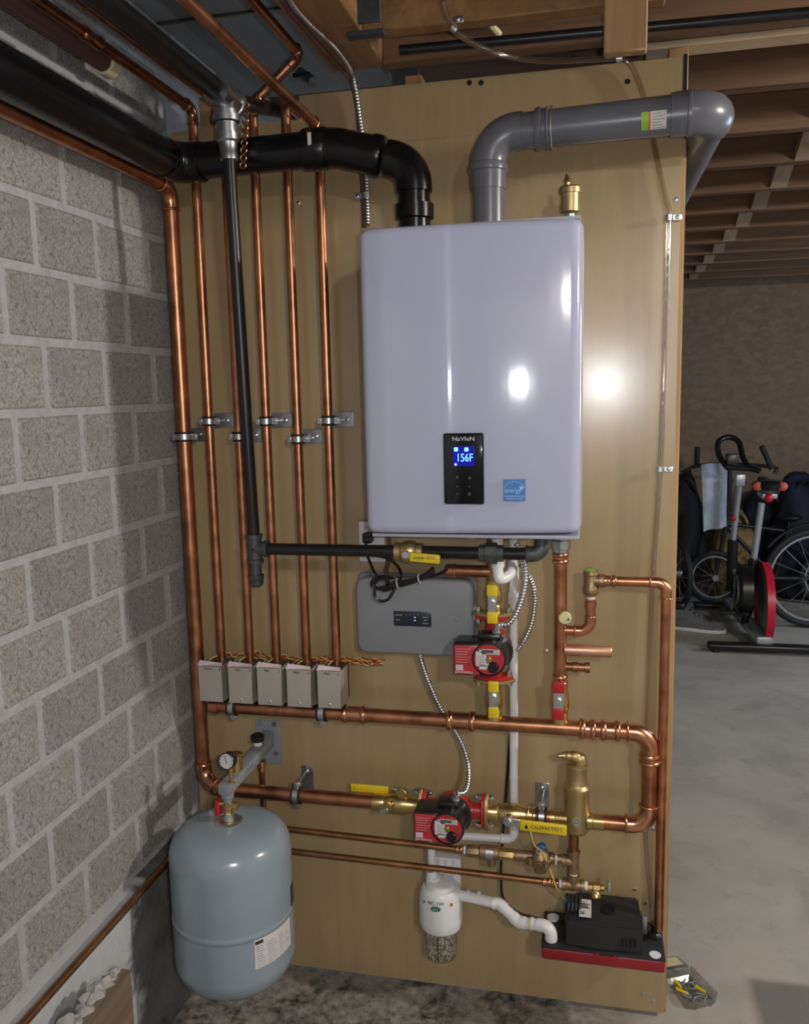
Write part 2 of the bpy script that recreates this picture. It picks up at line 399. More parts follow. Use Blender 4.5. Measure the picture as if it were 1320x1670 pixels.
# old damp dirt along the foot of the board and the block wall
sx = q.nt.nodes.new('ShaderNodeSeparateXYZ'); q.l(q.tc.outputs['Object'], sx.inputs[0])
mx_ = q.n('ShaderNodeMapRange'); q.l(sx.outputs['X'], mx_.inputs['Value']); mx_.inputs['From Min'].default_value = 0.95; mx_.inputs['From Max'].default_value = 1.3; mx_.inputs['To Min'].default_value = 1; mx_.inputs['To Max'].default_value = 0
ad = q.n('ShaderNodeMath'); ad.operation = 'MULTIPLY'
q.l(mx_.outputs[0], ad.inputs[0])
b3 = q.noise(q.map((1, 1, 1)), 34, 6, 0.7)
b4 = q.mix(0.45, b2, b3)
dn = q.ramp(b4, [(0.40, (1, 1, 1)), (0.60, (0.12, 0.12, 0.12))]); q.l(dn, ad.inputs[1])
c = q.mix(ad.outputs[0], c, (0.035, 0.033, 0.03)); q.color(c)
r = q.n('ShaderNodeMapRange'); q.l(b2, r.inputs['Value']); r.inputs['To Min'].default_value = 0.35; r.inputs['To Max'].default_value = 0.75
q.l(r.outputs[0], q.b.inputs['Roughness']); q.bump(d2, 0.2, 0.002); M['floor'] = q.m

q = NT('osb'); vo = q.n('ShaderNodeTexVoronoi', Scale=20.0); q.l(q.map((1, 1, 1.5)), vo.inputs['Vector']); a = q.noise(q.map((1, 1, 1)), 14, 6)
c = q.ramp(vo.outputs['Color'], [(0.2, (0.135, 0.085, 0.048)), (0.8, (0.185, 0.122, 0.072))]); c = q.mix(q.ramp(a, [(0.5, (0, 0, 0)), (0.7, (0.7, 0.7, 0.7))]), c, (0.16, 0.10, 0.055))
q.color(c); q.rough(0.6); M['osb'] = q.m
q = NT('grey_ceiling'); a = q.noise(q.map((1, 1, 1)), 5, 6)
q.color(q.ramp(a, [(0.3, (0.17, 0.18, 0.19)), (0.7, (0.25, 0.26, 0.27))])); q.rough(0.75); M['grey_ceil'] = q.m
q = NT('plain_wall'); a = q.noise(q.map((1, 1, 1)), 5, 6)
q.color(q.ramp(a, [(0.3, (0.28, 0.27, 0.26)), (0.7, (0.36, 0.35, 0.33))])); q.rough(0.9); M['plain'] = q.m

# ---------------------------------------------------------------- room shell
XR, YB, YF, ZC = 4.4, 5.05, -4.2, 2.56
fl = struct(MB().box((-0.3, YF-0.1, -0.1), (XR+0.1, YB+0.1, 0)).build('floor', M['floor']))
wl = struct(MB().box((-0.3, YF, 0), (-0.006, YB, ZC)).build('wall_left', M['mortar']))
blocks = []
for k in range(3):
    b = bmesh.new(); bmesh.ops.create_cube(b, size=1)
    for v in b.verts: v.co = Vector((v.co.x*0.05, v.co.y*0.1995, v.co.z*0.1265))
    bmesh.ops.bevel(b, geom=[e for e in b.edges if all(v.co.x > 0 for v in e.verts)], offset=0.006, segments=1, affect='EDGES')
    for v in b.verts: v.co += Vector((0, random.uniform(-0.0015, 0.0015), random.uniform(-0.0015, 0.0015)))
    me = bpy.data.meshes.new('concrete_block'); b.to_mesh(me); b.free(); me.materials.append(M['block']); blocks.append(me)
for row in range(-1, 15):
    z = 0.594+0.138*row+0.069
    y = -0.205+0.106 if row % 2 == 0 else -0.1+0.106
    while y > -2.1:
        o = bpy.data.objects.new('concrete_block', random.choice(blocks)); COL.objects.link(o)
        o.parent = wl; o.location = (-0.0285+random.uniform(-0.001, 0.0015), y-0.0, z)
        if y > -0.08: o.scale = (1, 0.97, 1)
        y -= 0.212
pl = MB(); pl.box((-0.05, YF, 0), (0.022, 0.0, 0.448), 0.006)
struct(pl.build('baseboard_left', M['plinth']))
struct(MB().box((-0.3, YB, 0), (XR, YB+0.1, ZC)).build('wall_back', M['osb']))
# right wall with an assumed, unseen window; an added area lamp supplies its daylight
wr = MB(); wr.box((XR, YF, 0), (XR+0.1, 1.8, ZC)); wr.box((XR, 3.0, 0), (XR+0.1, YB, ZC)); wr.box((XR, 1.8, 0), (XR+0.1, 3.0, 1.35)); wr.box((XR, 1.8, 2.15), (XR+0.1, 3.0, ZC))
struct(wr.build('wall_right', M['plain']))
wn = struct(MB().box((XR+0.04, 1.8, 1.35), (XR+0.06, 3.0, 2.15)).build('assumed_window_1', M['clear_tray']))  # unseen pane, assumed from the bluish light on the far floor
wf_ = MB()
for a, b in (((XR-.01, 1.8, 1.35), (XR+.08, 1.85, 2.15)), ((XR-.01, 2.95, 1.35), (XR+.08, 3.0, 2.15)), ((XR-.01, 1.85, 1.35), (XR+.08, 2.95, 1.4)), ((XR-.01, 1.85, 2.1), (XR+.08, 2.95, 2.15))): wf_.box(a, b)
wf_.build('assumed_window_frame', M['white_pvc'], wn)
struct(MB().box((-0.3, YF-0.1, 0), (XR+.1, YF, ZC)).build('wall_front', M['plain']))

# ceiling: subfloor above, joists under it
ZJ = 2.325
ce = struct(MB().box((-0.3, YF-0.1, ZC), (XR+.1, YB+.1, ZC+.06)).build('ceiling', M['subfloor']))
bx0 = PZ(455, 12, ZJ).x; bx1 = PZ(594, 59, ZJ).x
def joist(x0, x1, y0, y1, z0=ZJ, z1=ZC, m='joist_x', name='joist', bev=0.003):
    return MB().box((x0, y0, z0), (x1, y1, z1), bev, 1).build(name, M[m], ce)
for k in range(0, 12):
    y = -0.035+0.406*k
    joist(bx1+0.0 if k == 0 else 1.0, XR, y, y+0.04)
yh = PZ(630, 50, ZJ).y
xa, xb = PZ(985, 85, ZJ).x, PZ(1056, 80, ZJ).x
joist(bx1, xb+0.02, yh, yh+0.04, m='joist_y')                               # header joist above the appliance
joist(P(985, 86, yh-.03).x, P(1056, 86, yh-.03).x, yh-.03, yh-.001, P(1020, 84, yh-.03).z, ZC, 'light_z', 'blocking')
yw = PZ(1320, 57, ZJ).y
MB().box((xb, yw-0.004, ZJ), (XR, yw+0.05, ZJ+0.018), 0.002, 1).build('furring_strip', M['pale_x'], ce)
for y in (-0.62, -1.03, -1.44, -1.85, -2.4): joist(bx1, XR, y, y+0.04)
joist(bx0, bx1, YF, -0.02, m='joist_y', name='beam')
MB().box((0, YF, 2.50), (bx0, 0.6, 2.53)).build('ceiling_sheet', M['grey_ceil'], ce)
for k in range(7):
    y = -1.3+0.22*k
    MB().box((0, y, 2.494), (bx0, y+0.008, 2.5)).build('sheet_seam', M['dark_metal'], ce)
# wooden cross bridging between the far joists
xbr = PZ(1290, 262, 2.42).x
for k in range(1, 11):
    y0, y1 = -0.035+0.406*k+.04, -0.035+0.406*(k+1)
    MB().prism([(xbr, y0, ZJ+0.005), (xbr+.06, y0, ZJ+0.005), (xbr+.06, y1, ZC-0.06), (xbr, y1, ZC-0.06)], (0, 0, 0.035)).build('bridging', M['bridging'], ce, smooth=False)
    MB().prism([(xbr-.065, y0, ZC-0.06), (xbr-.005, y0, ZC-0.06), (xbr-.005, y1, ZJ+0.005), (xbr-.065, y1, ZJ+0.005)], (0, 0, 0.035)).build('bridging', M['bridging'], ce, smooth=False)
# joist hanger and steel plate
hg = thing('joist_hanger', 'dark steel joist hanger strapped around the beam end above the board', 'bracket', P(598, 60, yh-.01))
y0 = yh-0.03
MB().box((P(576, 30, y0).x, y0-.006, 2.33), (P(622, 30, y0).x, y0, ZC-0.01), 0.001, 1).build('strap', M['hanger'], hg)
zs_ = P(598, 58, y0).z
MB().box((P(568, 58, y0).x, y0-.014, zs_-.003), (P(628, 58, y0).x, y0+.01, zs_+.006), 0.001, 1).build('seat', M['hanger'], hg)
a = P(648, 130, 0.06); b = P(684, 55, 0.06)
tag(MB().box((a.x, 0.05, 2.20), (b.x, 0.058, ZC-.01), .001, 1).build('steel_plate', M['iron_fit']), 'upright dark steel plate in the gap between joist and board top', 'bracket')

# ---------------------------------------------------------------- plywood backboard
XP = P(1103, 640, 0).x; ZP = P(1115, 92, 0).z
xn = P(488, 149, 0).x; zn = P(400, 204, 0).z
bb = thing('plywood_backboard', 'tall varnished plywood backboard carrying the boiler and all the pipework', 'board', (0.6, 0, 0))
MB().prism([(0.002, 0, 0.012), (XP, 0, 0.012), (XP, 0, ZP), (xn, 0, ZP), (xn, 0, zn), (0.03, 0, zn), (0.002, 0, zn-.2)], (0, 0.018, 0)).build('plywood_sheet', M['ply'], bb, smooth=False)
MB().box((XP-0.002, 0.003, 0.012), (XP+0.001, 0.016, ZP)).build('plywood_edge', M['ply_edge'], bb)
for x0, x1, nm in ((XP-0.03, XP+0.012, 'stud'), (0.62, 0.66, 'stud'), (0.1, 0.14, 'stud')):
    MB().box((x0, 0.0185, 0.0), (x1, 0.107, ZJ-.01), 0.002, 1).build(nm, M['light_z'], bb)
g = P(1118, 120, 0)
MB().box((g.x-.004, -0.0005, g.z-.06), (g.x+.004, 0.0, g.z+.04)).build('dark_slot', M['dark_hole'], bb)
for px, py in ((766, 135), (785, 135), (1024, 133)):
    MB().lathe(P(px, py, 0.0), -EY, [(0, .006), (.0006, .006), (.0007, 0)], 12).build('drilled_hole', M['dark_hole'], bb)
for px, py in ((1104, 325), (487, 331), (1036, 1450), (1050, 1620), (1066, 1632), (1055, 1472), (892, 1062)):
    MB().lathe(P(px, py, 0.0), -EY, [(0, .0045), (.0012, .0045), (.0022, .002), (.0022, 0)], 10).build('screw_head', M['steel'], bb)
MB().box(V(P(545, 231, 0).x, -.0003, P(650, 231, 0).z-.0008), V(P(770, 231, 0).x, 0, P(650, 231, 0).z)).build('seam_line', M['bronze'], bb)

# ---------------------------------------------------------------- pipe builders
def coupling(root, p0, p1, r, m='copper_fit', name='coupling'):
    p0, p1 = Vector(p0), Vector(p1); L = (p1-p0).length; e = min(.006, L*.18)
    MB().lathe(p0, p1-p0, [(0, r*1.02), (0, r*1.16), (e*.3, r*1.26), (e, r*1.30), (e*1.7, r*1.26), (e*2.2, r*1.12), (L-e*2.2, r*1.12), (L-e*1.7, r*1.26), (L-e, r*1.30), (L-e*.3, r*1.26), (L, r*1.16), (L, r*1.02)], 20).build(name, M[m], root)
def elbow(root, a, c, b, r, R, m='copper_fit', name='elbow', k=8, bead=True, ext=.006):
    arc, t = fillet(Vector(a), Vector(c), Vector(b), R, k)
    d0 = (arc[0]-Vector(c)).normalized(); d1 = (arc[-1]-Vector(c)).normalized()
    pts = [arc[0]+d0*ext*2]+[arc[0]+d0*ext]+arc+[arc[-1]+d1*ext]+[arc[-1]+d1*ext*2]
    rr = [r*1.13]*len(pts)
    mb = MB().sweep(pts, rr, 18)
    if bead:
        mb.ring(pts[0], d0, r*1.14, r*.17, 20, 8); mb.ring(pts[-1], d1, r*1.14, r*.17, 20, 8)
    return mb.build(name, M[m], root)
def run(root, pts, r, m='copper', fm='copper_fit', R=None, bead=True, name='pipe', n=18):
    pts = [Vector(p) for p in pts]; R = R or r*2.4
    cuts = [0]*len(pts)
    for i in range(1, len(pts)-1):
        _, t = fillet(pts[i-1], pts[i], pts[i+1], R); cuts[i] = t
        elbow(root, pts[i-1], pts[i], pts[i+1], r, R, fm, bead=bead)
    for i in range(len(pts)-1):
        d = (pts[i+1]-pts[i]).normalized()
        MB().cyl(pts[i]+d*cuts[i], pts[i+1]-d*cuts[i+1], r, n=n).build(name, M[m], root)
def flexconduit(name, label, pts, r, m='steel', cat='conduit', step=.0072):
    p = resample(spline(pts, 10), step/4)
    rr = [r*(.72, .95, 1.05, .95)[i % 4] for i in range(len(p))]
    o = MB().sweep(p, rr, 10).build(name, M[m], None, ang=80)
    return tag(o, label, cat)
def nutring(root, p0, ax, r, L, m='brass', name='nut', n=6):
    p0 = Vector(p0); ax = Vector(ax).normalized()
    MB().lathe(p0, ax, [(0, r*.92), (L*.12, r), (L*.88, r), (L, r*.92)], n).build(name, M[m], root, ang=20)
YR, YH, YG, YI = -0.045, -0.08, -0.215, -0.155

# ---------------------------------------------------------------- big copper line: along block wall, down the corner, out to the lower pump
xb_ = P(306, 800, -0.055).x; r1 = 0.0178
zt = P(272, 305, -0.055).z; yL = -0.055
zs = P(560, 1303, YH).z; zb = zs
far = PX(0, 193, xb_-.003)
xl_end = P(612, 1303, YH).x
t = thing('copper_supply_pipe', 'thick copper pipe along the block wall and down the corner to the lower pump', 'pipe', (xb_, yL, 1.2))
run(t, [(xb_, -1.5, zt), (xb_, yL, zt), (xb_, yL, zb+0.004), (xb_+.06, YH, zb), (xl_end, YH, zs)], r1, R=0.042)
pz = P(300, 712, yL).z

# ---------------------------------------------------------------- five thin risers
zh = P(694, 1172, YH).z
rx = [P(349, 830, YR).x, P(396, 830, YR).x, P(441, 830, YR).x, P(491, 830, YR).x, P(541, 830, YR).x]
rtop = [(308, 178), (395, 178), (408, 172), (458, 184), (508, 208)]
nm = ['first', 'second', 'third', 'fourth', 'fifth']
rr = 0.0111; zv = P(430, 1085, YR).z
rl = ['thin copper riser pipe nearest the thick corner pipe', 'thin copper riser pipe directly behind the black gas pipe', 'thin copper riser pipe just right of the black gas pipe',
      'fourth thin copper riser pipe counted from the corner', 'thin copper riser pipe closest to the white boiler']
for i in range(5):
    x = rx[i]
    ztop = P(*rtop[i], YR).z
    t = thing('copper_riser', rl[i], 'pipe', (x, YR, 1.5), 'copper zone risers')
    if i == 0: pts = [(x, YR, zv), (x, YR, ztop), (x, -1.6, ztop)]
    elif i == 1: pts = [(x, YR, zv), (x, YR, ztop+.01), (x, -1.6, ztop+.01)]
    elif i == 2:
        a = P(404, 165, YR-.02); b = P(486, 85, YR-.02)
        pts = [(x, YR, zv), (x, YR, a.z), (b.x, YR-.005, b.z), (b.x, -1.6, b.z+.0)]
    elif i == 3: pts = [(x, YR, zv), (x, YR, ztop+.022), (x+.0, 0.5, ztop+.03)]
    else: pts = [(x, YR, zv), (x, YR, ztop), (x, -1.6, ztop)]
    run(t, pts, rr if i != 4 else rr, R=0.022)
    if i == 0: coupling(t, (x, -.50, ztop), (x, -.44, ztop), rr); 

# old stub pipe with cream cap beside the wall
t = thing('capped_stub_pipe', 'old brown pipe stub with a cream end cap high on the block wall', 'pipe', PX(180, 108, .06))
zc_ = PX(180, 108, .06).z; yc = PX(180, 108, .06).y
MB().cyl((.06, -1.6, zc_), (.06, yc-.02, zc_), .021).build('pipe', M['wire_brown'], t)
MB().lathe((.06, yc-.03, zc_), EY, [(0, .023), (.002, .026), (.03, .026), (.034, .022), (.034, 0)], 18).build('end_cap', M['cream'], t)

# ---------------------------------------------------------------- black gas line
gx1 = P(414, 860, YG).x; gz = P(540, 897, YG).z
gt = P(367, 158, -0.25)
t = thing('gas_pipe', 'black iron gas pipe dropping from the ceiling to the yellow lever valve under the boiler', 'pipe', (gx1, YG, 1.7))
rg = 0.0138
top = V(gt.x, -0.25, gt.z); bot = V(gx1, YG, gz)
dd = (top-bot).normalized()
MB().cyl(bot+dd*.03, top-dd*.10, rg).build('drop_pipe', M['iron'], t)
rG = 0.022
MB().cyl((top.x, -1.7, top.z), (top.x, top.y-.03, top.z), rG).build('ceiling_pipe', M['iron'], t)
MB().cyl((top.x, top.y+.03, top.z), (top.x+.03, .30, top.z+.115), rG*.8).build('back_pipe', M['iron'], t)
mb = MB()
mb.lathe(top-EY*.048, EY, [(0, rG*1.05), (0, rG*1.34), (.012, rG*1.34), (.014, rG*1.2), (.082, rG*1.2), (.084, rG*1.34), (.096, rG*1.34), (.096, rG)], 20)
mb.lathe(top, -dd, [(0, rG*1.15), (.036, rG*1.15), (.037, rG*1.32), (.05, rG*1.32), (.05, rG*.9)], 20)
mb.build('ceiling_tee', M['galv'], t)
MB().lathe(top-dd*.052, -dd, [(0, rG*1.0), (.02, rG*1.0), (.021, rG*1.12), (.036, rG*1.12), (.04, rG*.9), (.058, rG*.82), (.06, rG*.86), (.075, rG*.86), (.075, rg)], 20).build('reducer', M['galv'], t)
def iron_tee(c, r, root):
    mb = MB(); L = .034
    for ax, l in ((EZ, L), (-EZ, L), (EX, .034)):
        mb.lathe(c, ax, [(0, r*1.22), (l-.010, r*1.22), (l-.009, r*1.42), (l, r*1.42), (l, r*.9)], 18)
    mb.build('tee', M['iron_fit'], root)
iron_tee(bot, rg, t)
MB().cyl(bot-EZ*.034, bot-EZ*.07, rg).build('nipple', M['iron_fit'], t)
MB().lathe(bot-EZ*.062, -EZ, [(0, rg*1.0), (0, rg*1.36), (.008, rg*1.36), (.01, rg*1.25), (.022, rg*1.25), (.028, rg*.8), (.028, 0)], 16).build('cap', M['iron_fit'], t)
vx0, vx1 = P(645, 897, YG).x, P(690, 897, YG).x
ux0, ux1 = P(782, 903, YG).x, P(822, 903, YG).x
ex = P(884, 902, YG).x
MB().cyl((bot.x+.03, YG, gz), (vx0, YG, gz), rg).build('branch_pipe', M['iron'], t)
MB().cyl((vx1, YG, gz), (ux0, YG, gz), rg).build('branch_pipe', M['iron'], t)
MB().cyl((ux1, YG, gz), (ex-.03, YG, gz), rg).build('branch_pipe', M['iron'], t)
mb = MB(); L = ux1-ux0
mb.lathe((ux0, YG, gz), EX, [(0, rg*1.1), (0, rg*1.35), (L*.3, rg*1.35)], 8)
mb.lathe((ux0+L*.28, YG, gz), EX, [(0, rg*1.4), (0, rg*1.75), (L*.44, rg*1.75), (L*.44, rg*1.4)], 8)
mb.lathe((ux0+L*.7, YG, gz), EX, [(0, rg*1.35), (L*.3, rg*1.35), (L*.3, rg)], 8)
mb.build('union', M['iron_fit'], t, ang=25)
elbow(t, (ex-.1, YG, gz), (ex, YG, gz), (ex, YG+.03, gz+.1), rg*1.1, .02, 'iron_fit')
zbb = P(600, 880, -.33).z
MB().cyl((ex, YG+.006, gz+.02), (ex, YG+.02, zbb+.02), rg).build('riser_nipple', M['iron_fit'], t)

def ball_valve(name, label, p0, p1, r, hc, grp=None, m='brass'):
    p0, p1 = Vector(p0), Vector(p1); L = (p1-p0).length; ax = p1-p0
    t = thing(name, label, 'valve', (p0+p1)/2, grp)
    MB().lathe(p0, ax, [(0, r*1.1), (0, r*1.45), (L*.2, r*1.45), (L*.21, r*1.3), (L*.3, r*1.7), (L*.5, r*1.85), (L*.7, r*1.7), (L*.79, r*1.3), (L*.8, r*1.45), (L, r*1.45), (L, r*1.1)], 20).build('body', M[m], t)
    return t
gv = ball_valve('gas_valve', 'brass gas valve with a short yellow lever under the boiler', (vx0, YG, gz), (vx1, YG, gz), rg, None, m='brass_satin')
hx, hz = P(663, 904, YG-.03).x, P(663, 904, YG-.03).z
MB().cyl((hx, YG-.018, hz), (hx, YG-.034, hz), .007).build('stem', M['brass'], gv)
MB().hexn((hx, YG-.034, hz), (hx, YG-.041, hz), .0085).build('nut', M['steel'], gv)
a, b = P(668, 906, YG-.038), P(718, 911, YG-.038)
MB().box((hx-.008, YG-.0375, hz-.008), (a.x+.012, YG-.0345, hz+.006), .001, 1).build('lever_plate', M['steel'], gv)
hl = MB().box((a.x, YG-.0405, b.z-.0105), (b.x, YG-.0325, b.z+.0105), .0038, 3, rot=Matrix.Rotation(math.radians(4), 4, 'Y')).build('lever', M['yellow'], gv)
text('lever_text', 'LEGEND  W.O.G', .0085, ((a.x+b.x)/2, YG-.0412, b.z+.0005), M['print_black'], gv, sx=.78)

# ---------------------------------------------------------------- black intake pipe
ri = 0.0415
zi = P(440, 250, YI).z
xi = P(676, 330, YI).x
ztopb = P(600, 372, -.33).z
t = thing('black_intake_pipe', 'fat glossy black plastic air pipe from the boiler top to the block wall', 'pipe', (0.4, YI, zi))
ei = V(0.115, YI, zi-.006)
xj = P(520, 245, YI).x
pA = V(xj, YI, zi); pB = P(640, 258, YI); pB = V(xi-.012, YI, P(640, 272, YI).z+.004)
MB().cyl((ei.x, -1.8, zi-.006+.0), (ei.x, YI-.05, zi-.006), ri, n=24).build('wall_run', M['black_pipe'], t)
elbow(t, (ei.x, -1, ei.z), ei, (1, YI, zi), ri*.93, .055, 'black_pipe', bead=False)
MB().cyl((ei.x+.05, YI, zi-.003), (xj, YI, zi), ri*.93, n=24).build('cross_run', M['black_pipe'], t)
MB().lathe((P(498, 250, YI).x, YI, zi), EX, [(0, ri*.93), (0, ri*1.06), (.006, ri*1.08), (.05, ri*1.08), (.055, ri*1.0)], 24).build('socket', M['black_pipe'], t)
k0 = V(P(548, 245, YI).x, YI, zi); k1 = V(xi, YI, P(665, 268, YI).z)
d01 = (k1-k0).normalized()
mb = MB().sweep([k0-EX*.03, k0-EX*.012, k0+d01*.012, k0+d01*.03, k1-d01*.075], [ri*1.0]*5, 24); mb.build('bend', M['black_pipe'], t)
MB().lathe(k1-d01*.095, d01, [(0, ri*.98), (0, ri*1.07), (.018, ri*1.08), (.026, ri*1.0)], 24).build('socket', M['black_pipe'], t)
elbow(t, k0, k1, (xi, YI, 1), ri*.85, .062, 'black_pipe', bead=False, k=12)
MB().cyl((xi, YI, k1.z-.06), (xi, YI, ztopb-.01), ri*.84, n=24).build('boiler_drop', M['black_pipe'], t)
MB().lathe((xi, YI, k1.z-.085), -EZ, [(0, ri*.95), (.0, ri*1.02), (.03, ri*1.02), (.032, ri*.9)], 24).build('socket', M['black_pipe'], t)
lp = P(505, 226, YI-ri*1.07)
MB().prism([lp+V(-.004, -.001, -.014), lp+V(.004, -.001, -.013), lp+V(.004, -.001, .013), lp+V(-.004, -.001, .012)], (0, -.0006, 0)).build('sticker', M['paper'], t)
# perforated copper hanger strap round the black pipe
t = thing('hanger_strap', 'perforated copper hanger strap looped in front of the black air pipe', 'strap', P(398, 230, YI-ri-.004))
ys = YI-ri-.0035; a, b = P(402, 165, ys), P(396, 276, ys)
mb = MB(); N = 9
for k in range(N):
    c = a.lerp(b, (k+.5)/N); h = (a.z-b.z)/N
    mb.ring(c, EY, .0062, .0022, 12, 5); mb.box(c+V(-.003, -.001, -h*.5), c+V(.003, .001, -.006)); mb.box(c+V(-.003, -.001, .006), c+V(.003, .001, h*.5))
mb.build('strap', M['copper_old'], t)

# ---------------------------------------------------------------- grey exhaust pipe
t = thing('grey_vent_pipe', 'grey plastic vent pipe from the boiler top across and back past the board edge', 'pipe', (0.8, YI, 2.1))
rv = 0.0352
xv = P(797, 310, YI).x; zv1 = P(850, 213, YI).z
pe = P(1168, 180, YI-.02); pe = V(pe.x, YI-.02, pe.z)
c0 = V(xv, YI, zv1-.002); dv = (pe-c0).normalized()
MB().cyl((xv, YI, ztopb-.01), (xv, YI, zv1-.075), rv, n=24).build('boiler_riser', M['grey_pvc'], t)
MB().lathe((xv, YI, zv1-.115), EZ, [(0, rv), (.0, rv*1.06), (.036, rv*1.08), (.038, rv*1.17), (.046, rv*1.19), (.052, rv*1.15), (.055, rv*1.0)], 24).build('socket', M['grey_pvc'], t)
elbow(t, (xv, YI, 1), c0, pe, rv*.96, .062, 'grey_pvc', bead=False, k=12)
s0 = c0+dv*.10
MB().lathe(s0, dv, [(0, rv*1.0), (0, rv*1.14), (.004, rv*1.2), (.012, rv*1.2), (.014, rv*1.1), (.022, rv*1.1), (.024, rv*1.2), (.026, rv*1.2), (.027, rv)], 24).build('socket', M['grey_pvc'], t)
MB().cyl(c0+dv*.05, pe-dv*.04, rv*1.0, rv*1.08, n=24).build('cross_run', M['grey_pvc'], t)
MB().ring(s0+dv*.034, (dv+V(.06, 0, 0)), rv*1.19, .0012, 28, 6).build('clip', M['steel'], t)
MB().lathe(pe-dv*.085, dv, [(0, rv*1.08), (0, rv*1.17), (.03, rv*1.17), (.032, rv*1.26), (.038, rv*1.26), (.04, rv*1.12)], 24).build('socket', M['grey_pvc'], t)
bk = V(pe.x, 2.6, pe.z+.02)
elbow(t, c0, pe, bk, rv*1.06, .05, 'grey_pvc', bead=False, k=12, ext=.012)
MB().cyl(pe+EY*.06, bk, rv*1.0, n=24).build('back_run', M['grey_pvc'], t)
MB().ring(pe+EY*.075, EY, rv*1.05, .004, 24, 6).build('socket_lip', M['grey_pvc'], t)
mb = MB()
def wrap_label(c0_, ax, r, u0, u1, a0, a1, n=6):
    """patch wrapped on a cylinder; angles measured from -y towards +z"""
    ax = ax.normalized(); f_ = -EY+ax*ax.y; f_ = f_.normalized(); u_ = (EZ-ax*ax.z).normalized()
    bm = bmesh.new(); R_ = []
    for s_ in (u0, u1):
        R_.append([bm.verts.new(c0_+ax*s_+(f_*math.cos(q)+u_*math.sin(q))*r) for q in [math.radians(a0+(a1-a0)*k/n) for k in range(n+1)]])
    for k in range(n): bm.faces.new((R_[0][k], R_[1][k], R_[1][k+1], R_[0][k+1]))
    m_ = MB(); m_.bm = bm; return m_
lc = pe-dv*.13
wrap_label(lc, dv, rv*1.09+.0004, -.012, .001, -52, 0).build('label_green', M['label_green'], t)
wrap_label(lc, dv, rv*1.09+.0004, .001, .006, -52, 0).build('label_orange', M['label_orange'], t)
wrap_label(lc, dv, rv*1.09+.0004, .006, .036, -52, 0).build('label_white', M['paper'], t)
mb = MB()
for k in range(6): 
    q = wrap_label(lc, dv, rv*1.09+.0007, .009, .033-.004*(k % 3), -48+8*k, -46+8*k, 1); me = bpy.data.meshes.new('t'); q.bm.to_mesh(me); mb.bm.from_mesh(me)
mb.build('printed_lines', M['print_grey'], t)

# ---------------------------------------------------------------- boiler
bx_0, bx_1 = P(590, 640, -.325).x, P(950, 640, -.325).x
bz1 = ztopb; bz0 = P(600, 869, -.33).z
t = thing('wall_boiler', 'white glossy wall-hung boiler with a black control panel on the plywood board', 'boiler', ((bx_0+bx_1)/2, 0, bz0))
MB().box((bx_0+.008, -.25, bz0-.004), (bx_1-.008, -.004, bz1-.004), .004, 2).build('casing', M['enamel_dark'], t)
# front cover: lofted cross-section with soft vertical ridges
def prot(u):
    x = bx_0+u*(bx_1-bx_0); return x
X0 = bx_0; Wd = bx_1-bx_0
segs = [(.045, .385, 0.004), (.385, .405, 0.08), (.405, .425, .17), (.425, .45, .10), (.45, .585, .045), (.585, .60, .055), (.60, .64, .068), (.64, .68, .079), (.68, .72, .091), (.72, .76, .103), (.76, .80, .115), (.80, .84, .127), (.84, .86, .138), (.86, .91, .15), (.91, .955, .17)]
prof = []; h = .012
pts_ = [(0.0, -.022), (0.004, -.008), (.012, .001), (.025, .008)]
for a, b, s in segs:
    for k in range(4):
        pts_.append((a+(b-a)*k/4, h)); h -= s*(b-a)/4*Wd
pts_ += [(.955, h), (.975, h-.004), (.988, h-.010), (.996, h-.019), (1.0, h-.033)]
yf = -.322
def ringat(z, ins):
    out = []
    for u, hh in pts_:
        x = X0+Wd*(u+(.5-u)*ins*2/Wd); out.append(V(x, yf-hh+ins*1.0, z))
    return out
bm = bmesh.new(); R_ = []
for z, ins in ((bz0, .012), (bz0+.003, .005), (bz0+.010, .001), (bz0+.016, 0), (bz1-.016, 0), (bz1-.010, .001), (bz1-.003, .005), (bz1, .012)):
    p = ringat(z, ins)
    p = [V(p[0].x, -.12, z)]+p+[V(p[-1].x, -.12, z)]
    R_.append([bm.verts.new(q) for q in p])
for A, B in zip(R_, R_[1:]):
    for k in range(len(A)-1): bm.faces.new((A[k], A[k+1], B[k+1], B[k]))
bm.faces.new(R_[0]); bm.faces.new(R_[-1])
mb = MB(); mb.bm = bm; mb.build('front_cover', M['enamel'], t, ang=50)
MB().box((bx_0+.012, -.318, bz0-.010), (bx_1-.004, -.02, bz0-.003), .002, 1).build('bottom_plate', M['enamel_dark'], t)
MB().box((bx_0+.01, -.30, bz1-.002), (bx_1-.006, -.02, bz1+.004), .001, 1).build('top_plate', M['enamel_dark'], t)
for x in (xi, xv):
    MB().lathe((x, YI, bz1), EZ, [(0, .046), (.006, .046), (.007, .040), (.014, .040), (.014, .03)], 24).build('vent_collar', M['white_pvc'], t)
yp = yf-.0135
ca, cb = P(725, 822, yp), P(789, 706, yp)
cp = MB().box((ca.x, yp-.004, ca.z), (cb.x, yp+.008, cb.z), .0035, 3).build('control_panel', M['glass_black'], t)
yt = yp-.0046
def at(px, py, dy=0): return P(px, py, yt+dy)
text('logo', 'NaVIeN', .0118, at(756, 716), M['print_white'], cp, sx=1.18, extr=.0003)
sa, sb = at(739, 760), at(774, 728)
MB().box((sa.x, yt-.0002, sa.z), (sb.x, yt+.001, sb.z), .0002, 1).build('display', M['screen'], cp)
text('digits', '156F', .0225, at(758, 747, -.0006), M['led'], cp, sx=.78, extr=.0003)
for px in (744, 761):
    a = at(px, 733, -.0006); MB().box(a-V(.004, .0003, .004), a+V(.004, .0003, .004), .0008, 1).build('display_icon', M['led'], cp)
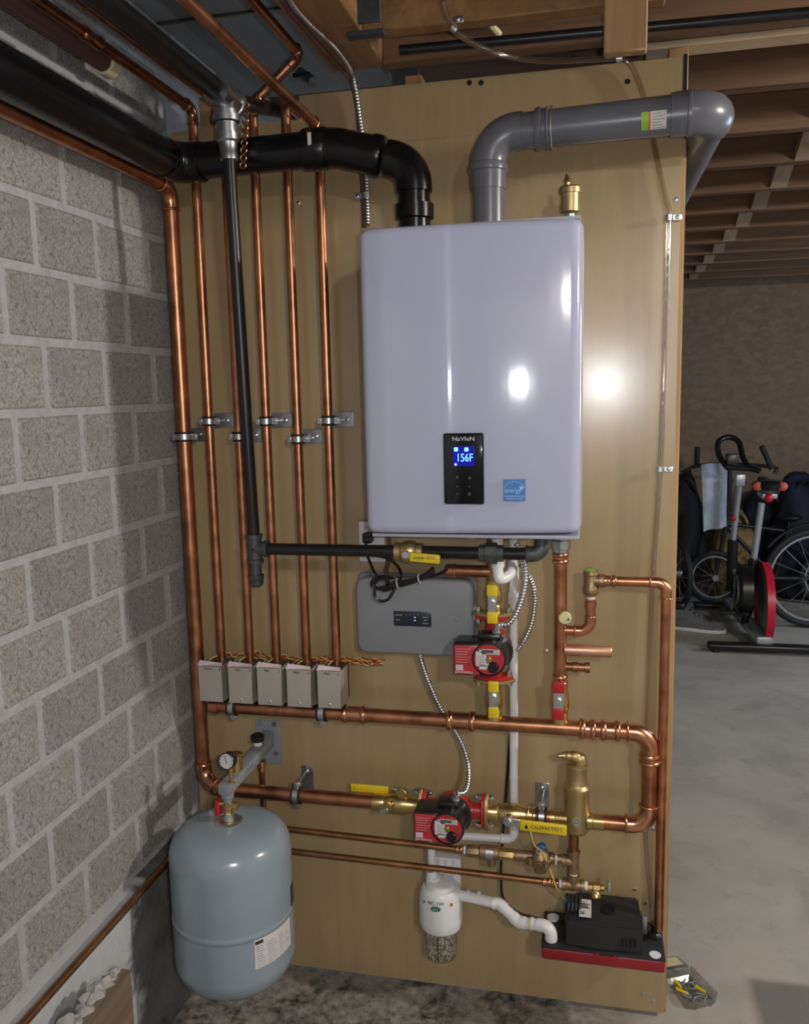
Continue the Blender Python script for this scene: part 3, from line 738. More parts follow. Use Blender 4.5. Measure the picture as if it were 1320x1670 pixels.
a = at(743.5, 757.5, -.0006); MB().box(a-V(.0022, .0003, .002), a+V(.0022, .0003, .002), .0004, 1).build('display_icon', M['led_white'], cp)
for px, py, s in ((746, 780, '^'), (766, 780, '+'), (746, 793, '-'), (766, 793, '-'), (746, 805, '-'), (766, 805, 'o')):
    text('touch_key', s, .011, at(px, py, -.0002), M['print_grey'], cp)
ea, eb = P(822, 817, yf-.006), P(857, 782, yf-.006)
yq = yf-.0075
ea, eb = P(822, 817, yq), P(857, 782, yq)
st = MB().box((ea.x, yq-.0004, ea.z), (eb.x, yq+.006, eb.z)).build('efficiency_sticker', M['sticker_blue'], t)
sw = eb.x-ea.x; sh = eb.z-ea.z
MB().box((ea.x, yq-.0007, ea.z+sh*.21), (eb.x, yq-.0004, ea.z+sh*.24)).build('sticker_line', M['sticker_line'], st)
mb = MB()
mb.sweep([(ea.x+sw*(.5+.49*math.cos(q)), yq-.0006, ea.z+sh*(.52+.38*math.sin(q))) for q in [math.radians(10+160*k/16) for k in range(17)]], .0004, 5)
mb.build('sticker_arc', M['sticker_line'], st)
text('sticker_text', 'ENERGY STAR', .0052, (ea.x+sw*.5, yq-.0006, ea.z+sh*.105), M['sticker_line'], st, sx=1.0)
text('sticker_script', 'energy', .0125, (ea.x+sw*.42, yq-.0006, ea.z+sh*.49), M['sticker_line'], st)
mb = MB(); cs = V(ea.x+sw*.82, yq-.0005, ea.z+sh*.62); sp = []
for k in range(10):
    q = math.pi/2+k*math.pi/5; r = .006 if k % 2 == 0 else .0026
    sp.append(cs+V(r*math.cos(q), 0, r*math.sin(q)))
mb.prism(sp, (0, -.0003, 0)); mb.build('sticker_star', M['sticker_line'], st)
MB().cyl((P(770, 890, -.2).x, -.2, bz0-.005), (P(770, 890, -.2).x, -.2, bz0-.03), .012).build('bottom_port', M['white_pvc'], t)

# brass air vent on the boiler
yv = -.12; a = P(930, 345, yv)
t = thing('brass_air_vent', 'brass automatic air vent standing on the boiler top right corner', 'valve', a)
za = P(930, 352, yv).z; zb_ = P(930, 302, yv).z; zc2 = P(923, 287, yv).z
H_ = zb_-za
MB().lathe((a.x, yv, bz1+.003), EZ, [(0, .008), (.006, .008), (.008, .011), (max(.016, za-bz1), .011)], 12).build('stem', M['steel'], t)
MB().lathe((a.x, yv, za+.006), EZ, [(0, .017), (.002, .020), (H_*.62, .020), (H_*.63, .0235), (H_*.80, .0235), (H_*.86, .020), (H_*.88, .008)], 24).build('body', M['brass_satin'], t)
MB().lathe((a.x-.006, yv, za+.006+H_*.84), EZ, [(0, .006), (.010, .006), (.011, .0075), (.017, .0065), (.02, .004), (.027, .0035), (.027, 0)], 12).build('cap', M['brass'], t)

# ---------------------------------------------------------------- header manifold
hx0 = P(345, 1157, YH).x; hx1 = P(752, 1174, YH).x; hx2 = P(1062, 1190, YH).x
hz2 = P(1055, 1318, YH).z
zl = P(890, 1332, YH).z
t = thing('header_pipe', 'thick horizontal copper header under the zone valves turning down at its right end', 'pipe', ((hx0+hx1)/2, YH, zh))
rh = .0178; rh2 = .0192
MB().lathe((hx0-.004, YH, zh), EX, [(0, 0), (0, rh*.8), (.004, rh*1.1), (.02, rh*1.12), (.022, rh*1.22), (.028, rh*1.22), (.03, rh)], 20).build('end_cap', M['copper_fit'], t)
MB().cyl((hx0+.005, YH, zh), (hx1, YH, zh), rh, n=22).build('pipe', M['copper'], t)
coupling(t, (P(560, 1166, YH).x, YH, zh), (P(598, 1168, YH).x, YH, zh), rh)
coupling(t, (P(730, 1172, YH).x, YH, zh), (P(775, 1175, YH).x, YH, zh), rh2)
xr = P(1060, 1260, YH).x; sx_ = P(984, 1338, YH).x
run(t, [(hx1, YH, zh), (xr, YH, zh), (xr, YH, zl), (sx_-.005, YH, zl)], rh2*.95, R=.04)
coupling(t, (P(946, 1187, YH).x, YH, zh), (P(972, 1188, YH).x, YH, zh), rh2)
coupling(t, (P(980, 1188, YH).x, YH, zh), (P(1012, 1189, YH).x, YH, zh), rh2)
coupling(t, (xr, YH, zh-.075), (xr, YH, zh-.052), rh2)
for i, px in enumerate((368, 415, 462, 508, 557)):
    x = rx[i]
    MB().cyl((x, YH+.006, zh+.005), (x, YR-.01, zh+.05), .010, n=14).build('branch_stub', M['copper_fit'], t)

# zone valves
zlab = ['zone valve box beside the thick corner pipe', 'second zone valve box from the corner pipe', 'middle zone valve box of the row', 'zone valve box second nearest the grey controller', 'zone valve box nearest the grey controller']
fx = [(326, 361), (374, 410), (421, 458), (469, 506), (519, 555)]
fy = [(1088, 1143), (1090, 1146), (1091, 1149), (1094, 1152), (1096, 1154)]
yz0, yz1 = -.118, -.035
for i in range(5):
    lo = P(fx[i][0], fy[i][1], yz0); hi = P(fx[i][1], fy[i][0], yz0)
    t = thing('zone_valve', 'brushed metal '+zlab[i], 'valve', ((lo.x+hi.x)/2, yz0, lo.z), 'zone valves above the header')
    x = rx[i]
    MB().lathe((x, YR, zh+.045), EZ, [(0, .012), (.01, .012), (.012, .016), (.045, .016), (.05, .012), (zv-zh-.045+.012, .012)], 14).build('valve_body', M['bronze'], t)
    MB().box((lo.x+.003, yz0+.006, lo.z+.002), (hi.x-.002, yz1, hi.z-.003), .001, 1).build('chassis', M['dark_metal'], t)
    mb = MB(); mb.box((lo.x, yz0, lo.z), (hi.x, yz0+.0016, hi.z), .0006, 1)
    mb.box((hi.x-.0015, yz0, lo.z), (hi.x, yz1-.02, hi.z), .0006, 1); mb.box((lo.x, yz0, lo.z), (lo.x+.0015, yz1-.02, hi.z), .0006, 1); mb.build('cover', M['box_metal'], t)
    sc = V((lo.x+hi.x)/2, yz0, lo.z+.010)
    MB().lathe(sc, -EY, [(0, .0034), (.0012, .0034), (.002, .0022), (.002, 0)], 10).build('cover_screw', M['steel'], t)
    MB().prism([(lo.x-.001, yz0-.0005, hi.z+.001), (hi.x, yz0+.004, hi.z+.001), (hi.x-.003, yz0+.012, hi.z+.006), (lo.x+.004, yz0+.004, hi.z+.014)], (0, .0006, .0004)).build('paper_tag', M['paper_pink'], t, smooth=False)
    text('hand_lettering', ['Master', 'Fam', 'Bed', 'Base', 'Main'][i], .008, ((lo.x+hi.x)/2-.004, yz0-.0005, hi.z-.006), M['print_black'], t)
    MB().prism([(hi.x-.006, yz0-.0006, hi.z-.004), (hi.x-.004, yz0-.0006, hi.z-.004), (hi.x-.004, yz0-.0006, hi.z-.009), (hi.x-.006, yz0-.0006, hi.z-.009)], (0, .0003, 0)).build('mark', M['print_black'], t)
# thermostat wires from the valves to the controller
for k in range(6):
    r = random.Random(k)
    pts = []
    x0 = rx[[0, 1, 2, 3, 4, 4][k]]+.02; x1 = P(622+r.uniform(-8, 8), 1068, -.03).x
    n = max(4, int((x1-x0)/.03)); zz = P(480, 1072, -.03).z
    for j in range(n+1):
        pts.append((x0+(x1-x0)*j/n, -.024+.007*math.sin(j*1.9+k), zz-.004+.006*math.sin(j*1.3+k*1.7)+.010*(x0+(x1-x0)*j/n-.5)))
    t = thing('thermostat_wire', ['twisted red and yellow wires starting at the zone valve by the corner pipe', 'twisted red and yellow wires starting at the second zone valve', 'twisted red and yellow wires starting at the middle zone valve', 'twisted red and yellow wires starting at the fourth zone valve', 'twisted red and yellow wires starting at the fifth zone valve', 'loose red and yellow wire ends under the grey controller'][k], 'wire', pts[0], 'thermostat wires behind the zone valves')
    sp = resample(spline(pts, 6), .004)
    for c, ph in (('wire_red', 0), ('wire_yellow', math.pi)):
        MB().sweep([p+V(0, .0024*math.cos(ph+i*.75), .0024*math.sin(ph+i*.75)) for i, p in enumerate(sp)], .0016, 6).build(c.replace('wire_', '')+'_strand', M[c], t)
    if k < 5:
        a = Vector(pts[0]); b = P((fx[k][0]+fx[k][1])/2, fy[k][0]-8, -.06)
        MB().sweep(spline([a, a+V(-.01, -.006, .012), b+V(0, 0, .008), b-V(.006, .01, .012)], 5), .0018, 6).build('yellow_lead', M['wire_yellow'], t)
        MB().sweep(spline([a, a+V(-.006, -.004, .006), b+V(.008, 0, .002), b-V(-.006, .01, .014)], 5), .0018, 6).build('red_lead', M['wire_red'], t)

# ---------------------------------------------------------------- pipe clamps on the board
def clamp(label, c, ax, r, plate, side='x', group='pipe clamps', std=True):
    """c: pipe centre; plate: (x0,x1,z0,z1) strip on the board"""
    c = Vector(c); ax = Vector(ax)
    t = thing('pipe_clamp', label, 'clamp', V(c.x, 0, c.z), group)
    MB().lathe(c-ax*.0120, ax, [(0, r*.98), (0, r+.0052), (.003, r+.0056), (.005, r+.004), (.019, r+.004), (.021, r+.0056), (.024, r+.0052), (.024, r*.98)], 20).build('rubber_cushion', M['rubber'], t)
    mb = MB(); mb.lathe(c-ax*.0068, ax, [(0, r+.004), (0, r+.0054), (.0136, r+.0054), (.0136, r+.004)], 20)
    o = ax.cross(EY)
    for sgn in (-1, 1):
        e = c+o*sgn*(r+.010)
        mb.box(e-V(.007, .004, .0085) if abs(ax.z) > .5 else e-V(.0085, .004, .007), e+(V(.007, .004, .0085) if abs(ax.z) > .5 else V(.0085, .004, .007)), .0012, 1)
    mb.build('steel_band', M['steel'], t)
    for sgn in (-1, 1):
        e = c+o*sgn*(r+.011); MB().lathe(e-EY*.009, EY, [(0, .0042), (.005, .0042), (.005, .003), (max(.006, abs(e.y)+.007), .003)], 8).build('clamp_bolt', M['galv'], t)
    if plate:
        x0, x1, z0, z1 = plate
        MB().box((x0, -.004, z0), (x1, -.0002, z1), .0008, 1).build('mounting_plate', M['galv'], t)
        for f_ in (.30, .72) if (x1-x0) > (z1-z0) else ():
            s = V(x0+(x1-x0)*f_, -.004, (z0+z1)/2); MB().lathe(s, -EY, [(0, .0055), (.0012, .0055), (.003, .003), (.003, 0)], 10).build('plate_screw', M['steel'], t)
        if (x1-x0) <= (z1-z0):
            s = V((x0+x1)/2, -.004, z0+(z1-z0)*.78); MB().lathe(s, -EY, [(0, .0055), (.0012, .0055), (.003, .003), (.003, 0)], 10).build('plate_screw', M['steel'], t)
    return t
def pl4(a, b): 
    p, q = P(*a, 0), P(*b, 0); return (p.x, q.x, q.z, p.z)
clamp('steel pipe clamp on the riser beside the corner pipe, long plate', (rx[0], YR, P(338, 687, YR).z), EZ, rr, pl4((345, 674), (383, 697)))
clamp('steel pipe clamp on the riser just right of the gas pipe', (rx[2], YR, P(431, 687, YR).z), EZ, rr, pl4((440, 674), (478, 697)))
clamp('steel pipe clamp on the riser nearest the boiler', (rx[4], YR, P(534, 686, YR).z), EZ, rr, pl4((541, 672), (579, 696)))
clamp('steel pipe clamp on the thick corner pipe', (xb_, yL, P(301, 712, yL).z), EZ, r1, pl4((308, 698), (336, 720)))
clamp('steel pipe clamp on the riser hidden behind the gas pipe', (rx[1], YR, P(386, 712, YR).z), EZ, rr, pl4((396, 698), (428, 721)))
clamp('steel pipe clamp on the fourth riser from the corner', (rx[3], YR, P(485, 716, YR).z), EZ, rr, pl4((492, 700), (527, 723)))
clamp('black cushioned clamp under the left end of the header', (P(381, 1160, YH).x, YH, zh), EX, rh, None)
clamp('black cushioned clamp on the header below the fifth zone valve', (P(527, 1167, YH).x, YH, zh), EX, rh, None)
clamp('cushioned clamp on the lower copper pipe beside the tank bracket', (P(485, 1298, YH).x, YH, zs), EX, r1, pl4((492, 1248), (513, 1288)))

# ---------------------------------------------------------------- circulator pumps
def make_pump(label, c, flow, lens, c_front_y):
    """c: centre on the pipe axis, flow: unit axis of the pipe, lens: half length between flange faces"""
    c = Vector(c); fl = Vector(flow); o = EY.cross(fl)
    t = thing('circulator_pump', label, 'pump', c, 'red circulator pumps')
    mb = MB().sweep([c-fl*lens, c-fl*lens*.55, c, c+fl*lens*.55, c+fl*lens], [.019, .021, .030, .021, .019], 18)
    mb.lathe(c+EY*.018, -EY, [(0, .03), (.004, .042), (.040, .046), (.046, .043)], 24)
    mb.build('volute', M['red'], t)
    for s in (-1, 1):
        f0 = c+fl*s*(lens-.009)
        u, v = (EX, EZ)[abs(fl.x) > .5], -EY
        pts = []
        for k in range(20):
            q = 2*math.pi*k/20; pts.append(f0+u*math.cos(q)*.046*(.62+.38*abs(math.cos(q)))+v*math.sin(q)*.028)
        MB().prism(pts, fl*s*.009, .0015, 1).build('flange', M['red'], t)
        for e in (-1, 1):
            mb = MB(); p = f0+u*e*.036; mb.hexn(p-fl*s*.010, p, .0075); mb.cyl(p-fl*s*.014, p+fl*s*.028, .0045, n=8); mb.hexn(p+fl*s*.018, p+fl*s*.026, .0075)
            mb.build('flange_bolt', M['steel'], t)
    yf_ = c_front_y
    fc = V(c.x, yf_, c.z)
    MB().lathe(V(c.x, c.y-.024, c.z), -EY, [(0, .047), (.012, .049), (.014, .043), (c.y-.024-yf_-.012, .041), (c.y-.024-yf_, .040)], 28).build('motor', M['black'], t)
    for k in range(4):
        mb = MB(); q = math.radians(45+90*k); p = V(c.x+.044*math.cos(q), c.y-.04, c.z+.044*math.sin(q)); mb.cyl(p, p-EY*.006, .0045, n=8)
        mb.build('motor_screw', M['steel'], t)
    nm_ = MB().lathe(fc, -EY, [(0, .0395), (.004, .0395), (.0045, .036), (.002, .0355), (.002, 0)], 32).build('end_ring', M['black'], t)
    MB().lathe(fc-EY*.0022, -EY, [(0, .0352), (.0006, .0352), (.0006, 0)], 32).build('nameplate', M['red_label'], t)
    mb = MB(); yy = yf_-.0032
    def hs_(x0, z0, x1, z1): mb.box((c.x+x0, yy-.0003, c.z+z0), (c.x+x1, yy+.0002, c.z+z1))
    hs_(-.030, -.016, -.006, .018); hs_(-.022, -.024, -.006, -.014); hs_(-.016, .012, .024, .024); hs_(-.006, -.022, .006, -.009); hs_(-.022, .016, .010, .022)
    mb.build('nameplate_print', M['print_white'], t)
    mb = MB()
    for k in range(5): mb.box((c.x-.014, yy-.0006, c.z+.013+.0022*k), (c.x+.022-.003*(k % 2), yy-.0003, c.z+.0138+.0022*k))
    for k in range(6): mb.box((c.x-.026, yy-.0006, c.z-.012+.004*k), (c.x-.011, yy-.0003, c.z-.011+.004*k))
    mb.build('nameplate_lines', M['print_grey'], t)
    MB().lathe(fc-EY*.003, -EY, [(0, .0075), (.002, .0075), (.002, .0045), (.0045, .0045), (.0045, 0)], 16).build('vent_screw', M['brass'], t)
    MB().lathe(fc+V(.010, -.003, -.017), -EY, [(0, .0125), (.007, .0125), (.009, .011), (.009, 0)], 20).build('speed_knob', M['black'], t)
    # terminal box left of the motor
    bx0_, bx1_ = c.x-.082, c.x-.012; bz0_, bz1_ = c.z-.042, c.z+.036
    MB().box((bx0_, yf_+.0015, bz0_), (bx1_, c.y-.03, bz1_), .006, 3).build('terminal_box', M['black'], t)
    MB().box((bx0_+.002, yf_-.0012, bz0_+.003), (bx1_-.01, yf_+.012, bz1_-.006), .003, 2).build('box_face', M['red_label'], t)
    mb = MB(); yq_ = yf_-.0016
    for k in range(6): mb.box((bx0_+.006, yq_, bz1_-.015-.0062*k), (bx0_+.040-.004*(k % 3), yq_+.0005, bz1_-.0143-.0062*k))
    mb.build('label_lines', M['paper_pink'], t)
    MB().box((bx0_+.005, yq_, bz0_+.013), (bx0_+.022, yq_+.0005, bz0_+.026)).build('label_panel', M['paper_pink'], t)
    text('maker_name', 'Honeywell', .010, (bx0_+.024, yq_-.0002, bz0_+.0085), M['print_white'], t, spin=180, sx=.95)
    MB().box((c.x-.03, yf_+.028, c.z+.034), (c.x+.024, c.y-.028, c.z+.050), .006, 2).build('wiring_cover', M['black'], t)
    cc = V(c.x+.012, (yf_+c.y)/2-.004, c.z+.049)
    MB().lathe(cc, V(.25, -.1, 1), [(0, .011), (.006, .011), (.007, .0085), (.02, .0085), (.02, .006)], 14).build('conduit_connector', M['steel'], t)
    return t, cc+V(.25, -.1, 1).normalized()*.02
YP2 = -.20; 
px2 = P(738, 1322, YH)
p2c = V(P(741, 1322, YH).x, YH, zs)
pump2, con2 = make_pump('lower red circulator pump with black motor lying in the supply pipe', p2c, EX, .078, -.178)
xc = P(806, 1050, YH).x
p1z = (P(806, 1000, YH).z+P(806, 1108, YH).z)/2
p1c = V(xc, YH, p1z)
pump1, con1 = make_pump('upper red circulator pump mounted upright under the boiler', p1c, EZ, .078, -.178)

# isolation flange valves of the upper pump
def strap_handle(t, c, w, zt_, zb2, m, yo):
    """vertical plate handle with vinyl ends; c = stem centre"""
    MB().box((c.x-w*.42, yo-.0015, zb2+.006), (c.x+w*.42, yo+.0015, zt_-.006), .001, 1).build('handle_plate', M['steel'], t)
    for a, b in ((zt_-(zt_-zb2)*.30, zt_), (zb2, zb2+(zt_-zb2)*.30)):
        MB().box((c.x-w/2, yo-.004, a), (c.x+w/2, yo+.004, b), .003, 3).build('handle_grip', M[m], t)
    MB().hexn((c.x, yo-.0015, c.z), (c.x, yo-.009, c.z), .0075).build('handle_nut', M['steel'], t)
    MB().cyl((c.x, yo, c.z), (c.x, YH, c.z), .006).build('stem', M['brass'], t)
def flange_valve_z(label, x, z0, z1, zflange, flange_up, m, grp):
    t = thing('isolation_valve', label, 'valve', (x, YH, (z0+z1)/2), grp)
    L = z1-z0
    MB().lathe((x, YH, z0), EZ, [(0, .016), (0, .019), (L*.2, .019), (L*.25, .017), (L*.4, .022), (L*.6, .022), (L*.8, .018), (L, .018)], 18).build('body', M['brass'], t)
    if flange_up is not None:
        pts = []
        for k in range(20):
            q = 2*math.pi*k/20; pts.append(V(x, YH, zflange)+EX*math.cos(q)*.050*(.62+.38*abs(math.cos(q)))-EY*math.sin(q)*.029)
        MB().prism(pts, EZ*(.008 if flange_up else -.008), .001, 1).build('flange', M['brass_satin'], t)
    return t
ztopf, zbotf = p1z+.078, p1z-.078
v1 = flange_valve_z('brass flange valve with yellow grips above the upper pump', xc, ztopf+.006, P(806, 945, YH).z, ztopf, True, 'yellow', 'flange valves of the upper pump')
yo = -.135; strap_handle(v1, P(803, 983, yo), .0245, P(803, 953, yo).z, P(803, 1017, yo).z, 'yellow', yo)
v2 = flange_valve_z('brass flange valve with yellow grips below the upper pump', xc, zh+.012, zbotf-.006, zbotf, False, 'yellow', 'flange valves of the upper pump')
strap_handle(v2, P(805, 1137, yo), .0245, P(805, 1111, yo).z, P(805, 1171, yo).z, 'yellow', yo)

# return stub and column above the upper pump
zst = P(762, 931, YH).z
t = thing('return_stub', 'short capped copper stub pointing left beside the upper pump', 'pipe', (xc, YH, zst))
MB().cyl((P(735, 930, YH).x, YH, zst), (xc, YH, zst), .0148).build('pipe', M['copper'], t)
MB().lathe((P(727, 930, YH).x, YH, zst), EX, [(0, 0), (0, .012), (.003, .0158), (.02, .0162), (.021, .0172), (.026, .0172), (.027, .015)], 18).build('cap', M['copper_fit'], t)
mb = MB().cyl((xc, YH, P(806, 948, YH).z), (xc, YH, zbb-.0), .0148); mb.lathe((xc, YH, zst-.024), EZ, [(0, .016), (.048, .016)], 18); mb.build('column', M['copper_old'], t)

# ---------------------------------------------------------------- supply column on the right
xs = P(914.5, 1000, YH).x
t = thing('supply_column', 'upright copper pipe from the boiler down to the red handle valve', 'pipe', (xs, YH, 1.1))
zt2 = P(918, 882, YH).z; zvr = P(912, 1112, YH).z
MB().cyl((xs, YH, zvr-.01), (xs, YH, zbb+.0), .0148).build('pipe', M['copper'], t)
MB().lathe((xs, YH, P(917, 902, YH).z), EZ, [(0, .017), (.004, .019), (.010, .019), (.011, .023), (.030, .023), (.032, .018), (.05, .018)], 8).build('union_nut', M['galv'], t, ang=20)
coupling(t, (xs, YH, P(916, 918, YH).z), (xs, YH, P(916, 901, YH).z), .0148)
coupling(t, (xs, YH, P(914, 1117, YH).z), (xs, YH, P(914, 1100, YH).z), .0146)
a = P(921, 1007, YH-.03)
t2 = thing('round_thermometer', 'small round cream dial plugged into the upright supply pipe', 'gauge', a)
MB().cyl((xs, YH-.012, a.z), (a.x, YH-.028, a.z), .008).build('stem', M['brass'], t2)
MB().lathe((a.x, YH-.026, a.z), V(.15, -1, 0), [(0, .012), (.002, .0145), (.010, .0145), (.012, .012), (.012, 0)], 20).build('dial_case', M['cream'], t2)
MB().prism([(a.x+.004, YH-.039, a.z-.003), (a.x+.011, YH-.0385, a.z-.006), (a.x+.012, YH-.0385, a.z+.001)], (0, -.0006, 0)).build('dial_mark', M['green_oval'], t2)
# capped stub and drain stub
zz = P(960, 1061, YH).z; x1 = P(999, 1062, YH).x
MB().lathe((xs+.010, YH, zz), EX, [(0, .0142), (x1-xs-.014, .0142), (x1-xs-.011, .012), (x1-xs-.010, 0)], 18).build('long_stub', M['copper_dull'], t)
zz = P(945, 1088, YH).z; x1 = P(964, 1088, YH).x
MB().lathe((xs+.010, YH, zz), EX, [(0, .010), (.018, .010), (.019, .012), (.03, .012), (.031, .010), (x1-xs-.024, .010), (x1-xs-.023, .0125), (x1-xs-.012, .0125), (x1-xs-.012, 0)], 16).build('short_stub', M['copper_old'], t)
v3 = flange_valve_z('brass ball valve with red grips between supply pipe and header', xs, zh+.012, zvr, 0, None, 'red_vinyl', None)
strap_handle(v3, P(911, 1143, yo), .028, P(911, 1112, yo).z, P(911, 1174, yo).z, 'red_vinyl', yo)

# relief valve with its discharge pipe
rz = P(1020, 948, YH).z; rX = P(964, 960, YH).x; xd = P(1081, 1230, YH).x
t = thing('relief_discharge_pipe', 'thin copper discharge pipe from the relief valve down the board edge', 'pipe', (xd, YH, 1.0))
run(t, [(P(978, 949, YH).x, YH, rz), (xd, YH, rz), (xd, YH, P(1070, 1515, YH).z)], .0113, R=.024)
coupling(t, (P(984, 949, YH).x, YH, rz), (P(1005, 949, YH).x, YH, rz), .0113)
t = thing('relief_valve', 'bronze relief valve with green tag on a copper elbow beside the supply pipe', 'valve', (rX, YH, rz))
ze = P(930, 1028, YH).z
run(t, [(xs+.010, YH, ze), (rX, YH, ze), (rX, YH, P(964, 985, YH).z)], .0113, R=.024)
MB().lathe((rX, YH, P(964, 990, YH).z), EZ, [(0, .0113), (0, .0135), (.014, .0135), (.015, .0115), (.02, .0115)], 16).build('socket', M['copper_fit'], t)
MB().lathe((rX, YH, P(964, 978, YH).z), EZ, [(0, .010), (.008, .0105), (.010, .0105)], 14).build('thread_tape', M['white_pvc'], t)
z0 = P(964, 972, YH).z; z1 = P(964, 930, YH).z; L = z1-z0
mb = MB().lathe((rX, YH, z0), EZ, [(0, .012), (L*.1, .017), (L*.3, .0185), (L*.45, .015), (L*.8, .015), (L*.85, .0175), (L, .0165), (L, 0)], 18)
mb.lathe((rX, YH, rz), EX, [(0, .012), (.018, .013), (.019, .016), (.03, .016), (.03, .011)], 16); mb.build('body', M['bronze'], t)
MB().box((rX-.012, YH-.010, z1), (rX+.010, YH+.010, z1+.0015)).build('tag', M['label_green'], t)
MB().sweep([(rX-.006, YH-.004, z1), (rX-.010, YH-.006, z1+.006), (rX+.004, YH-.006, z1+.008)], .0016, 6).build('test_lever', M['steel'], t)

# ---------------------------------------------------------------- condensate drain
YC = -.032; xq = P(838, 1100, YC).x; zq = P(790, 1364, YC).z; xn_ = P(703, 1380, -.05).x
t = thing('condensate_drain_pipe', 'thin white plastic drain pipe running down behind both pumps', 'pipe', (xq, YC, 1.0))
run(t, [(xq, YC, zbb+.01), (xq, YC, zq), (xn_, YC-.012, zq-.0), (xn_, YC-.014, P(702, 1412, YC).z)], .0105, 'white_pvc', 'white_pvc', R=.02)
for z0, z1 in ((P(838, 945, YC).z, P(838, 925, YC).z), (P(838, 985, YC).z, P(838, 965, YC).z)):
    MB().lathe((xq, YC, z0), EZ, [(0, .0105), (0, .014), (z1-z0, .014), (z1-z0, .0105)], 18).build('socket', M['white_pvc'], t)
MB().lathe((xq, YC, P(838, 1268, YC).z), EZ, [(0, .0105), (0, .012), (.003, .012), (.003, .0105)], 18).build('pipe_joint', M['white_pvc'], t)
yb_ = -.14
t = thing('condensate_trap', 'white plastic trap bend hanging under the boiler beside the gas union', 'pipe', P(812, 935, yb_))
a = P(812, 890, yb_); b = P(817, 944, yb_)
MB().sweep(spline([(a.x, yb_, zbb+.005), (a.x, yb_, b.z+.02), (b.x+.002, yb_, b.z), (b.x+.022, yb_+.03, b.z+.012), (xq, YC-.01, b.z+.045)], 8), .0125, 16).build('bend', M['white_pvc'], t)
MB().lathe((a.x, yb_, b.z+.028), EZ, [(0, .013), (0, .0155), (.02, .0155), (.02, .013)], 16).build('collar', M['white_pvc'], t)

# ---------------------------------------------------------------- flexible metal conduits
flexconduit('flexible_conduit', 'metal flexible conduit curving from the boiler to the upper pump', [P(843, 886, -.1), P(853, 910, -.11), P(857, 945, -.12), P(848, 985, -.13), P(832, 1015, -.135), con1], .0074)
flexconduit('flexible_conduit', 'metal flexible conduit looping wide on the board behind the upper pump', [P(850, 920, -.06), P(866, 945, -.045), P(873, 975, -.035), P(868, 1015, -.03), P(855, 1045, -.03), P(843, 1062, -.04)], .0064)
cB = P(686, 1070, -.045)
flexconduit('flexible_conduit', 'metal flexible conduit from the grey controller down to the lower pump', [cB, P(690, 1085, -.045), P(703, 1120, -.04), P(722, 1160, -.038), P(743, 1192, -.036), P(759, 1225, -.05), P(765, 1260, -.08), P(760, 1290, -.12), con2], .0064)
flexconduit('flexible_conduit', 'metal flexible conduit from the beam down to the boiler top left', [PZ(462, -30, 2.312), PZ(475, 5, 2.312), PZ(505, 40, 2.312), PZ(543, 75, 2.312), PZ(566, 105, 2.305), P(577, 130, -.03), P(588, 200, -.02), P(596, 260, -.02), P(599, 320, -.02), P(600, 368, -.03)], .0052)
o = MB().sweep(spline([PZ(450, -30, 2.315), PZ(463, 5, 2.315), PZ(500, 50, 2.315), PZ(545, 100, 2.31), PZ(562, 118, 2.305), P(574, 135, -.02), P(583, 180, -.012), P(588, 250, -.012), P(592, 320, -.012), P(594, 370, -.03)], 8), .0055, 10).build('power_cable', M['wire_brown'])
tag(o, 'brown sheathed cable running beside the metal conduit to the boiler', 'cable')
def tube_clip(label, p, ax, r, group='small tube clips'):
    t = thing('tube_clip', label, 'clip', p, group)
    p = Vector(p); ax = Vector(ax).normalized(); o = ax.cross(EY).normalized()
    MB().lathe(p-ax*.006, ax, [(0, r), (0, r+.0014), (.012, r+.0014), (.012, r)], 16).build('band', M['steel'], t)
    e = p+o*(r+.012); 
    MB().box(e-V(.010, .001, .0065)+EY*0, e+V(.010, .001, .0065), .001, 1).build('ear', M['steel'], t)
    MB().lathe(e-EY*.001, -EY, [(0, .005), (.002, .0048), (.0032, .003), (.0032, 0)], 10).build('clip_screw', M['galv'], t)
tube_clip('small steel clip holding cable and conduit left of the boiler top', P(597, 319, -.02), EZ, .008)

# ---------------------------------------------------------------- clear drain tube
yt_ = -.014
tp = [P(722, 0, -.33), P(730, 28, -.30), P(740, 46, -.27), P(752, 58, -.24), P(775, 72, -.19), P(815, 88, -.12), P(870, 98, -.07), P(930, 99, -.04), P(985, 96, -.03), P(1010, 95, -.024), P(1030, 108, -.018), P(1046, 145, yt_), P(1060, 195, yt_), P(1073, 265, yt_), P(1086, 325, yt_), P(1091, 355, yt_), P(1088, 480, yt_), P(1083, 620, yt_), P(1077, 765, yt_), P(1066, 930, yt_), P(1058, 1100, yt_), P(1053, 1250, yt_), P(1053, 1350, yt_), P(1056, 1400, -.03), P(1062, 1460, -.05), P(1067, 1532, -.055)]
o = MB().sweep(spline(tp, 8), .0062, 12).build('clear_tube', M['clear']); tag(o, 'clear vinyl drain tube running down the board edge to the pump', 'tube')
MB().sweep(spline([p+V(0, -.0066, 0) for p in tp[15:20]], 40)[::1], [.0016 if (i//2) % 3 and (i//17) % 4 else .0001 for i in range(4*40+1)], 5).build('printed_lettering', M['print_grey'], o)
tube_clip('small steel clip holding the clear tube under the ceiling header', tp[2], V(1, .6, -.6), .0065)
tube_clip('bright steel clip holding the clear tube at the board top edge', tp[9], EX, .0065)
tube_clip('steel clip on the clear tube below the grey vent pipe', tp[15], -EZ, .0065)
tube_clip('steel clip on the clear tube at the middle of the board edge', tp[18], -EZ, .0065)
tube_clip('steel clip on the clear tube above the condensate pump', tp[22], -EZ, .0065)

